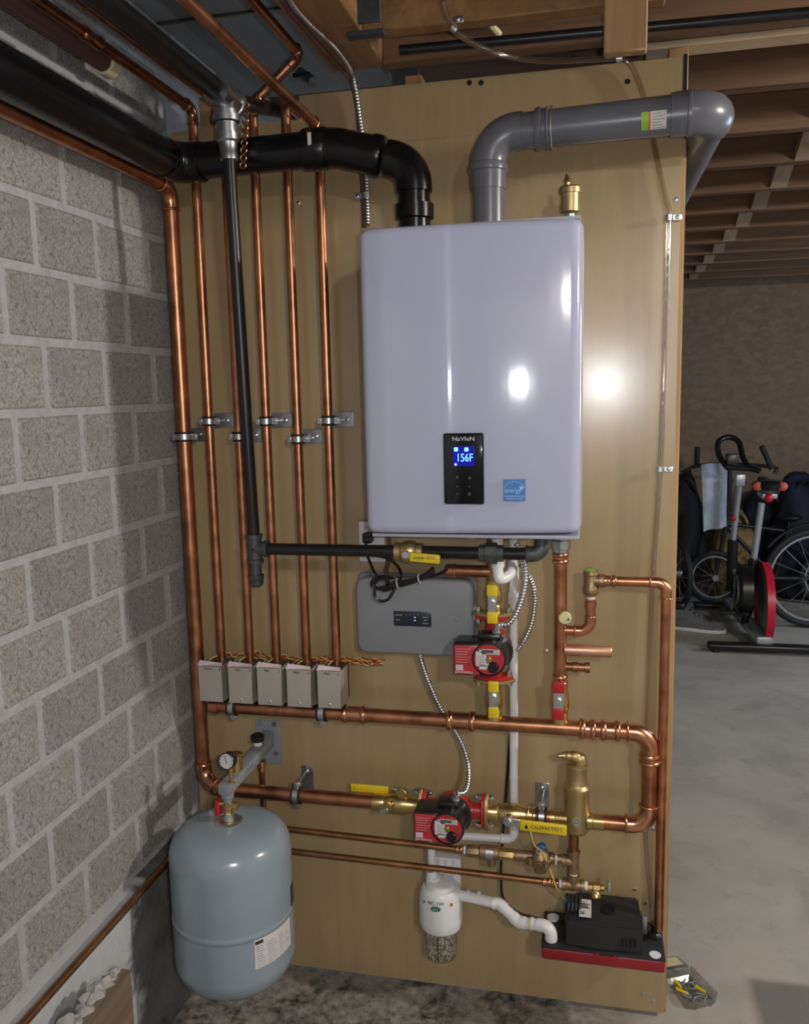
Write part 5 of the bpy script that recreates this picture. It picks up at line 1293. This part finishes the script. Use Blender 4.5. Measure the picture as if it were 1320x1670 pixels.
# white drain pipe to the condensate pump
YD = -.075; ro = .0135
w1 = V(P(790, 1471, YD).x, YD, P(790, 1471, YD).z); w0 = V(xN+rN*.9, YD+.015, w1.z+.002)
w2 = P(815, 1473, YD); w3 = P(846, 1504, YD-.025); w4 = P(899, 1511, YD-.046); w5 = V(w4.x+.001, YD-.047, P(898, 1546, YD-.047).z)
w2.z = w1.z
t = thing('pump_drain_pipe', 'white plastic drain pipe stepping down from the neutralizer into the condensate pump', 'pipe', w1)
run(t, [w0, w2, w3, w4, w5], ro, 'white_pvc', 'white_pvc', R=.019, bead=False)
for a, d in ((w0+EX*.018, EX), (w0+EX*.046, EX), (w2-EX*.018, EX)):
    MB().lathe(a, d, [(0, ro), (0, ro*1.14), (.008, ro*1.14), (.008, ro)], 18).build('socket_lip', M['white_pvc'], t)
mb = MB(); d34 = (w4-w3).normalized(); mb.lathe(w3+d34*.032, d34, [(0, ro), (0, ro*1.2), (.005, ro*1.2), (.005, ro)], 18); mb.build('socket_lip', M['cream'], t)

# ---------------------------------------------------------------- condensate pump
yb0 = -.145; 
fa, fb = P(884, 1566, yb0), P(1085, 1589, yb0)
x0, x1 = fa.x, fb.x; zb0 = P(985, 1577, yb0).z; zb1 = P(985, 1556, yb0).z
t = thing('condensate_pump', 'black and red condensate pump fixed low on the right of the board', 'pump', ((x0+x1)/2, -.07, zb0))
MB().prism([(x0+.004, yb0, 0), (x1-.001, yb0, 0), (x1, yb0+.004, 0), (x1-.004, -.005, 0), (x0+.008, -.005, 0), (x0, yb0+.004, 0)], (0, 0, 0)).bm.free()
MB().box((x0, yb0, zb0), (x1, -.004, zb1-.002), .006, 3).build('tank', M['red_plastic'], t)
MB().box((x0-.001, yb0-.001, zb1-.003), (x1+.001, -.004, zb1+.004), .003, 2).build('deck', M['black_soft'], t)
mb = MB(); xm = (x0+x1)/2
mb.prism([(xm-.02, yb0-.0022, zb1-.004), (xm-.014, yb0-.0022, zb1+.003), (xm-.006, yb0-.0022, zb1-.003), (xm+.022, yb0-.0022, zb1-.004), (xm+.028, yb0-.0022, zb1+.002), (xm+.036, yb0-.0022, zb1-.004)], (0, .004, 0)); mb.build('tank_latch', M['red_plastic'], t)
h0, h1 = P(922, 1540, yb0+.012).x, P(1050, 1550, yb0+.012).x
zh0 = zb1+.003; zh1 = P(990, 1508, yb0+.02).z
bm = bmesh.new()
lo_ = [V(h0, yb0+.012, zh0), V((h0+h1)/2, yb0+.005, zh0), V(h1, yb0+.012, zh0), V(h1, -.012, zh0), V(h0, -.012, zh0)]
hi_ = [V(h0+.004, yb0+.020, zh1+.004), V((h0+h1)/2, yb0+.012, zh1+.001), V(h1-.003, yb0+.020, zh1+.002), V(h1-.008, -.016, zh1+.010), V(h0+.028, -.016, zh1+.012)]
A = [bm.verts.new(p) for p in lo_]; B = [bm.verts.new(p) for p in hi_]
for k in range(5): bm.faces.new((A[k], A[(k+1) % 5], B[(k+1) % 5], B[k]))
bm.faces.new(A[::-1]); bm.faces.new(B)
bmesh.ops.recalc_face_normals(bm, faces=bm.faces); bmesh.ops.bevel(bm, geom=list(bm.edges), offset=.004, segments=2, affect='EDGES')
mb = MB(); mb.bm = bm; mb.build('housing', M['black_soft'], t)
pf = V(h0+(h1-h0)*.55, (yb0-.012)/2+.004, zh1+.0085)
tilt = V(0, -.07, 1).normalized()
mb = MB()
for k in range(3): mb.ring(pf, tilt, .006+.0055*k, .0012, 28, 5)
for k in range(8):
    q = k*math.pi/4; mb.sweep([pf+V(.005*math.cos(q), .005*math.sin(q), 0), pf+V(.018*math.cos(q+.4), .018*math.sin(q+.4), 0)], .0011, 5)
mb.build('fan_grille', M['dark_hole'], t)
mb = MB()
for k in range(4):
    x = P(1016+k*7, 1538, yb0+.01).x; zz = P(1026, 1538, yb0+.01).z; mb.box((x-.0018, yb0+.006, zz-.010), (x+.0018, yb0+.018, zz+.010), .0006, 1)
mb.build('vent_slots', M['dark_hole'], t)
ez = zh1+.012
MB().box((h0-.002, yb0+.03, zh0), (h0+.034, -.02, zh1+.006), .003, 2).build('switch_housing', M['black'], t)
mb = MB()
for k in range(4): mb.box((h0+.004+.009*k, yb0+.05, zh1+.004), (h0+.010+.009*k, -.045, zh1+.020), .001, 1)
mb.build('terminals', M['iron_fit'], t)
p = P(927, 1470, -.05); MB().box(p-V(.010, .012, .010), p+V(.010, .008, .009), .002, 2).build('blue_connector', M['blue'], t)
a, b = P(945, 1500, yb0+.05), P(965, 1467, yb0+.05)
MB().prism([(a.x, yb0+.026, zh1+.009), (b.x, yb0+.026, zh1+.009), (b.x, yb0+.088, zh1+.0155), (a.x, yb0+.088, zh1+.0155)], (0, 0, .001)).build('white_label', M['paper'], t, smooth=False)
mb = MB()
for k in range(5): mb.box((a.x+.003+.0022*k, yb0+.034, zh1+.0112), (a.x+.004+.0022*k, yb0+.046, zh1+.0122))
for k in range(4): mb.box((a.x+.003, yb0+.055+.007*k, zh1+.0138), (b.x-.004-.004*(k % 2), yb0+.0575+.007*k, zh1+.0152))
mb.build('label_print', M['print_black'], t)
MB().box((h1-.002, -.075, zh0+.012), (h1+.012, -.045, zh1-.002), .002, 2).build('metal_clip', M['galv'], t)
sk = P(1068, 1540, -.058)
sk = V(sk.x, -.058, zb1+.003)
MB().lathe(sk, EZ, [(0, .019), (.003, .019), (.006, .013), (.010, .009), (.024, .0085), (.026, .0105), (.034, .0105), (.034, .006)], 18).build('discharge_socket', M['black'], t)
p = PZ(1069, 1557, zb1+.0045)
MB().lathe((p.x, p.y, zb1+.0035), EZ, [(0, .0135), (.0015, .0135), (.0015, 0)], 24).build('plug_button', M['white_pvc'], t)
MB().lathe((x0+.022, -.035, zb1+.003), EZ, [(0, .015), (.006, .015), (.007, 0)], 20).build('inlet_cap', M['white_pvc'], t)
p = V(w5.x, w5.y, zb1+.004)
# wires of the pump
o = MB().sweep(spline([P(832, 1200, -.012), P(826, 1290, -.012), P(818, 1400, -.03), P(818, 1440, -.03), P(822, 1466, -.03), P(845, 1488, -.035), P(872, 1496, -.04), P(905, 1505, -.04), V(h0+.004, -.05, zh0+.02)], 8), .0034, 8).build('pump_cable', M['black']); tag(o, 'black cord looping down from the controller into the condensate pump', 'cord')
o = MB().sweep(spline([P(864, 1352, YH-.03), P(872, 1378, YH-.034), P(885, 1390, YH-.032), P(898, 1420, YH-.02), P(908, 1448, YH-.016), P(918, 1463, -.06), P(926, 1468, -.052)], 8), .0018, 6).build('signal_wire', M['wire_yellow']); tag(o, 'thin yellow wire hanging past the fill valve to the pump connector', 'wire')

# ---------------------------------------------------------------- ceiling clutter
yq2 = -.13
a, b = P(653, 82, yq2), P(1320, 20, yq2)
o = MB().cyl(a, a+(b-a)*1.4, .010).build('black_ceiling_pipe', M['iron']); tag(o, 'thin black iron pipe crossing between the joists above the board', 'pipe')
o = MB().sweep(spline([P(790, 20, -.1), P(805, 45, -.05), P(832, 72, .0), P(843, 90, .04)], 6), .0075, 8).build('cream_cable', M['cream']); tag(o, 'short cream cable end dangling between joists above the board', 'cable')
t = thing('shutoff_valve', 'small dark shutoff valve with wing handle on the hidden pipe in the ceiling gap', 'valve', P(492, 122, .02))
c = P(492, 122, .02)
MB().cyl((c.x-.03, .1, c.z+.035), (c.x+.04, -.01, c.z-.03), .012).build('body', M['iron_fit'], t)
mb = MB().box(c-V(.022, .004, .005), c+V(.022, .004, .005), .002, 1); mb.cyl(c, c+V(.02, .02, -.004), .005); mb.build('wing_handle', M['black'], t)

# ---------------------------------------------------------------- floor: screw tray, loose board
pt = PZ(1126, 1612, 0.012)
t = thing('screw_tray', 'open clear plastic tray of screws on the concrete beside the board', 'box', (pt.x, pt.y, 0))
dL = (PZ(1150, 1640, 0)-PZ(1090, 1568, 0)); dL.z = 0; ang_ = math.atan2(dL.y, dL.x); L_ = dL.length
Rz = Matrix.Rotation(ang_, 4, 'Z'); cT = V(pt.x, pt.y, 0)
def loc(u, v, z): return cT+(Rz @ V(u, v, 0))+EZ*z
hl, hwid = L_*.34, L_*.25
mb = MB(); th = .0012
base = [loc(-hl, -hwid*.8, .001), loc(hl*.8, -hwid, .001), loc(hl, -hwid*.5, .001), loc(hl, hwid*.5, .001), loc(hl*.8, hwid, .001), loc(-hl, hwid*.8, .001)]
mb.prism(base, (0, 0, th))
for k in range(6):
    a, b = base[k], base[(k+1) % 6]; n_ = (b-a).cross(EZ).normalized()*th
    o_ = (a+b)/2-cT; o_.z = 0; o_ = o_.normalized()*.004
    mb.prism([a, b, b+EZ*.026+o_, a+EZ*.026+o_], n_)
mb.build('tray', M['clear_tray'], t, smooth=False)
ld = [loc(-hl-.002, -hwid*.8, .026), loc(-hl-.002, hwid*.8, .026), loc(-hl*2.0, hwid*.7, .016), loc(-hl*2.0, -hwid*.7, .016)]
MB().prism(ld, (0, 0, .0012)).build('lid', M['clear_tray'], t, smooth=False)
ll = [loc(-hl*1.25, -hwid*.6, .0245), loc(-hl*1.25, hwid*.6, .0245), loc(-hl*1.9, hwid*.6, .0185), loc(-hl*1.9, -hwid*.6, .0185)]
MB().prism(ll, (0, 0, .0006)).build('lid_label', M['cream'], t, smooth=False)
rnd = random.Random(5)
proto = None
for k in range(22):
    u, v = rnd.uniform(-hl*.7, hl*.72), rnd.uniform(-hwid*.55, hwid*.55); q = rnd.uniform(0, 3.14)
    if proto is None:
        proto = thing('wood_screw', 'small bright wood screw lying in the clear tray', 'screw', (0, 0, 0), 'screws in the clear tray')
        MB().lathe((-.012, 0, 0), EX, [(0, 0), (0, .0042), (.003, .0016), (.020, .0016), (.026, 0)], 8).build('shank', M['steel'], proto); s_ = proto
    else: s_ = copy_tree(proto)
    s_.location = loc(u, v, .0035+.0022*(k % 4)); s_.rotation_euler = (0, rnd.uniform(-.2, .2), q)
for k, (u, v, q) in enumerate(((hl*.2, hwid*.55, .4), (-hl*.35, -hwid*.5, .1), (hl*.05, -hwid*.62, .7))):
    t = thing('wall_anchor', ['yellow plastic wall anchor at the far side of the screw tray', 'yellow plastic wall anchor nearest the tray lid', 'yellow plastic wall anchor at the near side of the screw tray'][k], 'anchor', loc(u, v, .013), 'yellow wall anchors')
    MB().lathe(loc(u, v, .013)-(Rz @ V(math.cos(q), math.sin(q), 0))*.014, Rz @ V(math.cos(q), math.sin(q), 0), [(0, .0055), (.002, .0055), (.003, .0042), (.022, .0036), (.028, .002)], 8).build('sleeve', M['yellow'], t)
bd = PX(214, 1580, .13)
t = thing('floor_board', 'rough brown board end with chipped plaster on the floor at the block wall', 'board', (.13, bd.y-.2, 0))
MB().box((.108, bd.y-.5, 0.001), (.13, bd.y, bd.z), .003, 1).build('plank', M['old_plank'], t)
mb = MB(); rc2 = random.Random(9)
for k in range(46):
    c_ = V(.098+rc2.uniform(-.014, .012), bd.y-.01-.0105*k, bd.z-.004+rc2.uniform(-.008, .008)); r_ = rc2.uniform(.010, .020)
    b_ = bmesh.new(); bmesh.ops.create_icosphere(b_, subdivisions=2, radius=1)
    for v in b_.verts: v.co = c_+v.co*r_*(1+.5*noise.noise(v.co*1.7+V(k, 0, 0)))
    mb.merge(b_)
mb.build('plaster_crust', M['chip_white'], t)

# ---------------------------------------------------------------- exercise bike and bicycles at the back
yb1 = PZ(1240, 1066, 0.0).y; xbk = PZ(1245, 1066, 0.03).x
t = thing('exercise_bike', 'black and red exercise bike standing on the concrete behind the board', 'exercise bike', (xbk, yb1, 0))
def lz(px, py, y): return P(px, py, y)
a = lz(1153, 1062, yb1); b = V(a.x+.66, yb1, 0)
MB().box((a.x, yb1-.035, .018), (a.x+.66, yb1+.035, .062), .018, 3).build('rear_foot', M['black'], t)
for x in (a.x+.05, a.x+.61): MB().lathe((x, yb1, 0.001), EZ, [(0, .022), (.02, .022), (.02, 0)], 12).build('foot_pad', M['rubber'], t)
xm = a.x+.33; yfr = yb1+.98
MB().box((xm-.30, yfr-.03, .018), (xm+.28, yfr+.03, .062), .018, 3).build('front_foot', M['black'], t)
xbeam0 = P(1235, 1050, yb1).x-.02; 
MB().prism([(xm-.05, yb1, .05), (xm+.04, yb1, .05), (xm-.02, yfr, .05), (xm-.10, yfr, .05)], (0, 0, .05), .008, 2).build('floor_beam', M['silver'], t)
ysd = yb1+.32; yhd = yb1+.72
fw = P(1248, 985, yb1+.20); rw = (P(1248, 918, yb1+.2).z-P(1248, 1050, yb1+.2).z)/2
fax = V(1, -.02, 0).normalized()
fwc = V(fw.x, yb1+.22, fw.z)
MB().lathe(fwc-fax*.022, fax, [(0, rw*.90), (0, rw), (.044, rw), (.044, rw*.90), (0, rw*.90)], 40, cap=False).build('flywheel_rim', M['red_bike'], t)
MB().lathe(fwc-fax*.006, fax, [(0, 0), (0, rw*.91), (.012, rw*.91), (.012, 0)], 36).build('flywheel_disc', M['disc'], t)
cgc = P(1212, 960, yb1+.34); cg = V(cgc.x, yb1+.30, cgc.z)
MB().lathe(cg-fax*.04, fax, [(0, 0), (.003, .13), (.012, .165), (.075, .165), (.085, .13), (.088, 0)], 32).build('chain_guard', M['black'], t)
MB().prism([cg+V(-.03, .02, .10), cg+V(-.03, -.12, .04), cg+V(-.03, -.12, -.14), cg+V(-.03, .05, -.18), cg+V(-.03, .14, -.02)], fax*.06, .01, 2).build('guard_cover', M['black'], t)
MB().ring(cg-fax*.043, fax, .085, .006, 28, 6).build('guard_trim', M['silver'], t)
s0 = P(1229, 918, ysd); s1 = P(1243, 820, ysd)
MB().cyl(s0, s1, .021).build('seat_post', M['silver'], t)
MB().cyl(s0-V(.0, 0, .14), s0+V(0, 0, .02), .032).build('seat_tube', M['black'], t)
MB().lathe(s0+V(0, 0, .0), (s1-s0), [(0, .026), (.02, .028), (.03, .024)], 14).build('seat_clamp', M['black'], t)
sc_ = P(1252, 790, ysd)
mb = MB(); mb.ball(sc_+V(0, -.03, 0), .10, (1.0, .9, .34)); mb.ball(sc_+V(0, .12, .01), .05, (.8, 2.0, .5)); mb.build('saddle', M['black'], t)
for s in (-1, 1): MB().ball(sc_+V(s*.070, -.075, -.004), .034, (1, .8, .85), 12, 6).build('saddle_pad', M['red_pad'], t)
MB().box(sc_+V(-.04, -.06, -.085), sc_+V(.05, .10, -.05), .01, 2).build('saddle_slide', M['silver'], t)
MB().ball(sc_+V(.0, -.06, -.075), .028, (1, 1, 1), 10, 6).build('adjust_knob', M['red_bike'], t)
h0_, h1_ = P(1196, 880, yhd), P(1207, 785, yhd)
MB().cyl(h0_-V(0, 0, .35), h0_, .034).build('head_tube', M['black'], t)
MB().cyl(h0_, h1_, .021).build('handlebar_post', M['silver'], t)
MB().ball(P(1196, 845, yhd-.03), .022, (1, 1, 1), 10, 6).build('adjust_knob', M['red_bike'], t)
MB().sweep(spline([P(1178, 752, yhd+.06), P(1172, 738, yhd+.1), P(1172, 722, yhd+.14), P(1182, 714, yhd+.17), P(1195, 714, yhd+.17), P(1206, 722, yhd+.14), P(1212, 745, yhd+.06), P(1222, 762, yhd-.02), P(1240, 768, yhd-.06)], 6), .019, 10).build('handlebar', M['black'], t)
MB().sweep([P(1178, 752, yhd+.06), P(1185, 762, yhd), P(1230, 765, yhd-.03)], .018, 10).build('handlebar_base', M['black'], t)
c = P(1194, 752, yhd+.02); MB().box(c-V(.038, .03, .06), c+V(.038, .03, .05), .008, 2).build('console', M['black'], t)
MB().box(h1_-V(.03, .03, .03), h1_+V(.03, .03, .05), .008, 2).build('post_clamp', M['silver'], t)
MB().sweep([cg+fax*-.05, cg+V(-.08, -.05, -.12)], .011, 8).build('crank', M['iron_fit'], t)
MB().box(cg+V(-.15, -.09, -.14), cg+V(-.05, -.01, -.11), .006, 1).build('pedal', M['black'], t)
MB().cyl((xm-.02, yhd-.05, .09), h0_-V(0, 0, .2), .04).build('main_frame', M['black'], t)
MB().cyl((fwc.x-.09, fwc.y+.12, .09), s0-V(0, 0, .10), .024).build('rear_frame', M['black'], t)

def wheel(root, c, R, ax, tm='rubber', tw=.024, spokes=16):
    c = Vector(c); ax = Vector(ax).normalized()
    w_ = MB().ring(c, ax, R-tw, tw, 40, 8).build('tyre', M[tm], root)
    MB().ring(c, ax, R-tw*2.1, .010, 40, 6).build('rim', M['silver'], root)
    MB().cyl(c-ax*.045, c+ax*.045, .022, n=12).build('hub', M['silver'], root)
    u = ax.orthogonal().normalized(); v = ax.cross(u); mb = MB()
    for k in range(spokes):
        q = 2*math.pi*k/spokes; mb.sweep([c+ax*.03*(1 if k % 2 else -1)+(u*math.cos(q)+v*math.sin(q))*.02, c+(u*math.cos(q)+v*math.sin(q))*(R-tw*2)], .0022, 4)
    o = mb.build('spokes', M['steel'], root); return u, v
# bicycle on the right, mostly outside the picture
rc_ = .33; wy = yb1+.62
pc = P(1328, 962, wy)
t = thing('bicycle', 'dark bicycle with a large spoked wheel right of the exercise bike', 'bicycle', (pc.x, wy, 0))
wc = V(pc.x, wy, rc_+.001); wax = V(-.12, 1, 0)
wheel(t, wc, rc_, wax)
wd = V(1, .12, 0)
wc2 = wc+wd*1.05; wheel(t, wc2, rc_, wax)
mb = MB()
for q0, q1 in ((20, 160),):
    mb.sweep([wc+wd*(rc_+.03)*math.cos(math.radians(q))+EZ*(rc_+.03)*math.sin(math.radians(q)) for q in range(25, 150, 8)], .012, 6)
mb.build('mudguard', M['black'], t)
crk = wc+wd*.45+V(0, 0, -.04); st_ = wc+wd*.30+V(0, 0, .50); hd = wc+wd*.86+V(0, 0, .50)
mb = MB()
for p, q_ in ((wc, crk), (wc, st_), (crk, st_), (crk, hd), (st_, hd), (hd+V(0, 0, .1), wc2)): mb.cyl(p, q_, .016, n=10)
mb.build('frame', M['navy_cloth'], t)
mb = MB(); mb.ball(st_+V(0, 0, .16), .09, (1.3, .7, .35)); mb.cyl(st_, st_+V(0, 0, .14), .012); mb.build('saddle', M['black'], t)
MB().sweep(spline([hd+V(-.05, -.28, .22), hd+V(0, -.15, .2), hd+V(.02, 0, .18), hd+V(0, .15, .2), hd+V(-.05, .28, .22)], 5), .012, 8).build('handlebar', M['black'], t)
MB().ring(crk+V(0, -.03, 0), wax, .09, .006, 24, 5).build('chainring', M['silver'], t)
# small bicycle facing us behind the exercise bike
ys_ = yb1+1.18; rs_ = .20; pc = P(1166, 922, ys_); wc = V(pc.x, ys_, rs_+.001)
t = thing('bicycle', 'small dark bicycle with bar grips behind the exercise bike', 'bicycle', (pc.x, ys_, 0))
wax = V(.08, -1, 0).normalized(); wheel(t, wc, rs_, wax, tw=.022, spokes=14)
wd = V(1, .08, 0).normalized(); wc2 = wc+wd*.78; wheel(t, wc2, rs_, wax, tw=.022, spokes=14)
hb = P(1190, 762, ys_); hd = V(wc.x+.09, ys_+.04, .62)
mb = MB(); crk = wc+wd*.42; st_ = wc+wd*.5+V(0, 0, .34)
for p, q_ in ((wc, hd), (hd-V(0, 0, .06), crk), (crk, st_), (st_, wc2), (crk, wc2), (hd-V(0, 0, .03), st_)): mb.cyl(p, q_, .015, n=10)
mb.build('frame', M['black'], t)
gl, gr_ = P(1137, 760, ys_-.1), P(1262, 762, ys_+.1)
MB().cyl(hd, V(hd.x, hd.y, P(1190, 765, ys_).z), .015).build('stem', M['black'], t)
MB().sweep(spline([P(1112, 772, ys_-.12), gl, V(hd.x, hd.y, gl.z), gr_, P(1264, 772, ys_+.1)], 5), .013, 8).build('handlebar', M['black'], t)
for (a_, b_) in (((1137, 760), (1138, 730)), ((1259, 764), (1243, 728))):
    MB().sweep([P(*a_, ys_-.05), P(*b_, ys_-.08)], .019, 10).build('bar_end_grip', M['rubber'], t)
mb = MB(); mb.ball(st_+V(0, 0, .1), .07, (1.3, .8, .4)); mb.cyl(st_, st_+V(0, 0, .1), .012); mb.build('saddle', M['black'], t)
# bicycle beside the board, seen almost edge on
ye_ = yb1+.95; pe_ = P(1099, 930, ye_); wc = V(pe_.x+.015, ye_+.05, .261)
t = thing('bicycle', 'bicycle half hidden behind the board edge with its wheel nearly edge on', 'bicycle', (wc.x, wc.y, 0))
wax = V(1, .35, 0).normalized(); wheel(t, wc, .26, wax, tw=.023)
wd = V(-.35, 1, 0).normalized(); wc2 = wc+wd*.95; wheel(t, wc2, .26, wax, tw=.023)
hd = wc+wd*.15+V(0, 0, .45); crk = wc+wd*.5; st_ = wc+wd*.62+V(0, 0, .45); mb = MB()
for p, q_ in ((wc, hd), (hd, crk), (crk, st_), (st_, wc2), (crk, wc2), (hd, st_)): mb.cyl(p, q_, .016, n=10)
mb.build('frame', M['black'], t)
MB().sweep(spline([hd+V(-.26, 0, .18), hd+V(-.1, 0, .15), hd+V(0, 0, .12), hd+V(.05, 0, .15), hd+V(.1, -.03, .18)], 5), .014, 8).build('handlebar', M['black'], t)
mb = MB(); mb.ball(st_+V(0, 0, .1), .08, (.8, 1.3, .4)); mb.cyl(st_, st_+V(0, 0, .1), .012); mb.build('saddle', M['black'], t)
# towel over the small bicycle's handlebar
yw2 = ys_-.14
pts = [(1146, 757), (1184, 752), (1187, 800), (1184, 858), (1150, 866), (1146, 830), (1144, 795), (1141, 790)]
bm = bmesh.new(); grid = []
tl, trr, bl, br = P(1144, 758, yw2), P(1186, 753, yw2), P(1147, 866, yw2), P(1185, 858, yw2)
for j in range(15):
    row = []
    for i in range(13):
        u, v = i/12, j/14
        p = tl.lerp(trr, u).lerp(bl.lerp(br, u), v)
        p = p+V(0, -.012*math.sin(u*9+v*1.5)-.02*math.sin(math.pi*min(1, v*6)*.5), .004*math.sin(u*7))
        row.append(bm.verts.new(p))
    grid.append(row)
for j in range(14):
    for i in range(12): bm.faces.new((grid[j][i], grid[j][i+1], grid[j+1][i+1], grid[j+1][i]))
back = [bm.verts.new(v.co+V(0, .10, -.05)) for v in grid[0]]
for i in range(12): bm.faces.new((back[i], back[i+1], grid[0][i+1], grid[0][i]))
g_ = bmesh.ops.solidify(bm, geom=bm.faces[:], thickness=.012)
mb = MB(); mb.bm = bm; o = mb.build('towel', M['towel'], None, ang=70); tag(o, 'pale blue towel draped over the handlebar behind the exercise bike', 'towel')
# bags
def bag(name, label, cat, c, sc, m, seed, strap=None):
    b_ = bmesh.new(); bmesh.ops.create_icosphere(b_, subdivisions=4, radius=1)
    for v in b_.verts:
        d = noise.noise(v.co*1.8+V(seed, 0, 0))*.25+noise.noise(v.co*4+V(seed, 3, 0))*.08
        w_ = v.co*(1+d); v.co = Vector(c)+V(w_.x*sc[0], w_.y*sc[1], max(w_.z, -.8)*sc[2])
    t = thing(name, label, cat, V(c[0], c[1], max(0, c[2]-sc[2]*.8))); mb = MB(); mb.bm = b_; mb.build('bag_body', M[m], t, ang=80)
    top_ = Vector(c)+V(0, -sc[1]*.5, sc[2]*.8)
    MB().sweep(spline([top_+V(-sc[0]*.5, 0, -.04), top_+V(-sc[0]*.2, -.01, .05), top_+V(sc[0]*.2, -.01, .05), top_+V(sc[0]*.5, 0, -.04)], 5), .012, 8).build('carry_strap', M['black'], t)
ybg = yb1+1.42
c = P(1300, 870, ybg); bag('backpack', 'dark navy backpack standing behind the large bicycle wheel', 'bag', (c.x+.07, ybg+.02, .42), (.26, .16, .52), 'navy_cloth', 2)
c = P(1197, 860, ybg); bag('cloth_bag', 'mustard cloth bag behind the exercise bike post', 'bag', (c.x+.0, ybg-.03, .30), (.15, .13, .36), 'yellow_cloth', 5)
c = P(1118, 800, yb1+1.4); bag('duffel_bag', 'black duffel bag heaped behind the board edge', 'bag', (c.x, yb1+1.45, .42), (.16, .16, .52), 'black_cloth', 8)
c = P(1245, 860, ybg+.1); bag('dark_bag', 'black bag between the mustard bag and the backpack', 'bag', (c.x, ybg+.24, .36), (.17, .14, .45), 'navy_cloth', 11)
# sneaker
ysn = PZ(1135, 1028, 0).y; c = PZ(1135, 1028, 0)
t = thing('sneaker', 'grey and black sneaker with a white sole on the floor by the board edge', 'shoe', (c.x, c.y, 0))
bm = bmesh.new()
def shoe_ring(x, w_, h_): return [bm.verts.new(c+V(x, w_*math.cos(q)*.5, .022+h_*max(0, math.sin(q)))) for q in [math.pi*k/8 for k in range(9)]]
R_ = [shoe_ring(x, w_, h_) for x, w_, h_ in ((-.125, .04, .10), (-.115, .07, .12), (-.07, .085, .125), (-.02, .09, .10), (.03, .10, .075), (.08, .10, .055), (.12, .08, .045), (.145, .04, .03))]
for A, B in zip(R_, R_[1:]):
    for k in range(8): bm.faces.new((A[k], A[k+1], B[k+1], B[k]))
bm.faces.new(R_[0]); bm.faces.new(R_[-1])
mb = MB(); mb.bm = bm; mb.build('upper', M['grey_cloth'], t, ang=60)
mb = MB(); mb.prism([c+V(x, y, .001) for x, y in ((-.13, -.03), (-.05, -.045), (.04, -.052), (.11, -.045), (.15, -.015), (.15, .015), (.11, .045), (.04, .052), (-.05, .045), (-.13, .03))], (0, 0, .024), .006, 2); mb.build('sole', M['white_pvc'], t)
MB().box(c+V(-.118, -.03, .11), c+V(-.05, .03, .150), .012, 2).build('collar', M['black'], t)
mb = MB()
for k in range(4): mb.box(c+V(-.03+.022*k, -.032, .115-.014*k), c+V(-.022+.022*k, .032, .121-.014*k), .002, 1)
mb.build('laces', M['black'], t)
t.scale = (1.25, 1.25, 1.2); t.rotation_euler = (0, 0, -.25)

# unseen carton added right of the frame to cast the corner floor shadow
t = thing('shadow_casting_box', 'unseen brown box added right of the screw tray to shade the floor', 'box', (2.0, -.32, 0))
MB().box((1.76, -.72, .001), (2.25, .08, .37), .004, 1).build('carton', M['carton'], t)
MB().box((1.755, -.36, .371), (2.255, -.30, .372)).build('packing_tape', M['cream'], t)
for x0_, x1_ in ((1.765, 2.003), (2.007, 2.245)): MB().box((x0_, -.715, .3705), (x1_, .075, .374), .001, 1).build('flap', M['carton'], t)
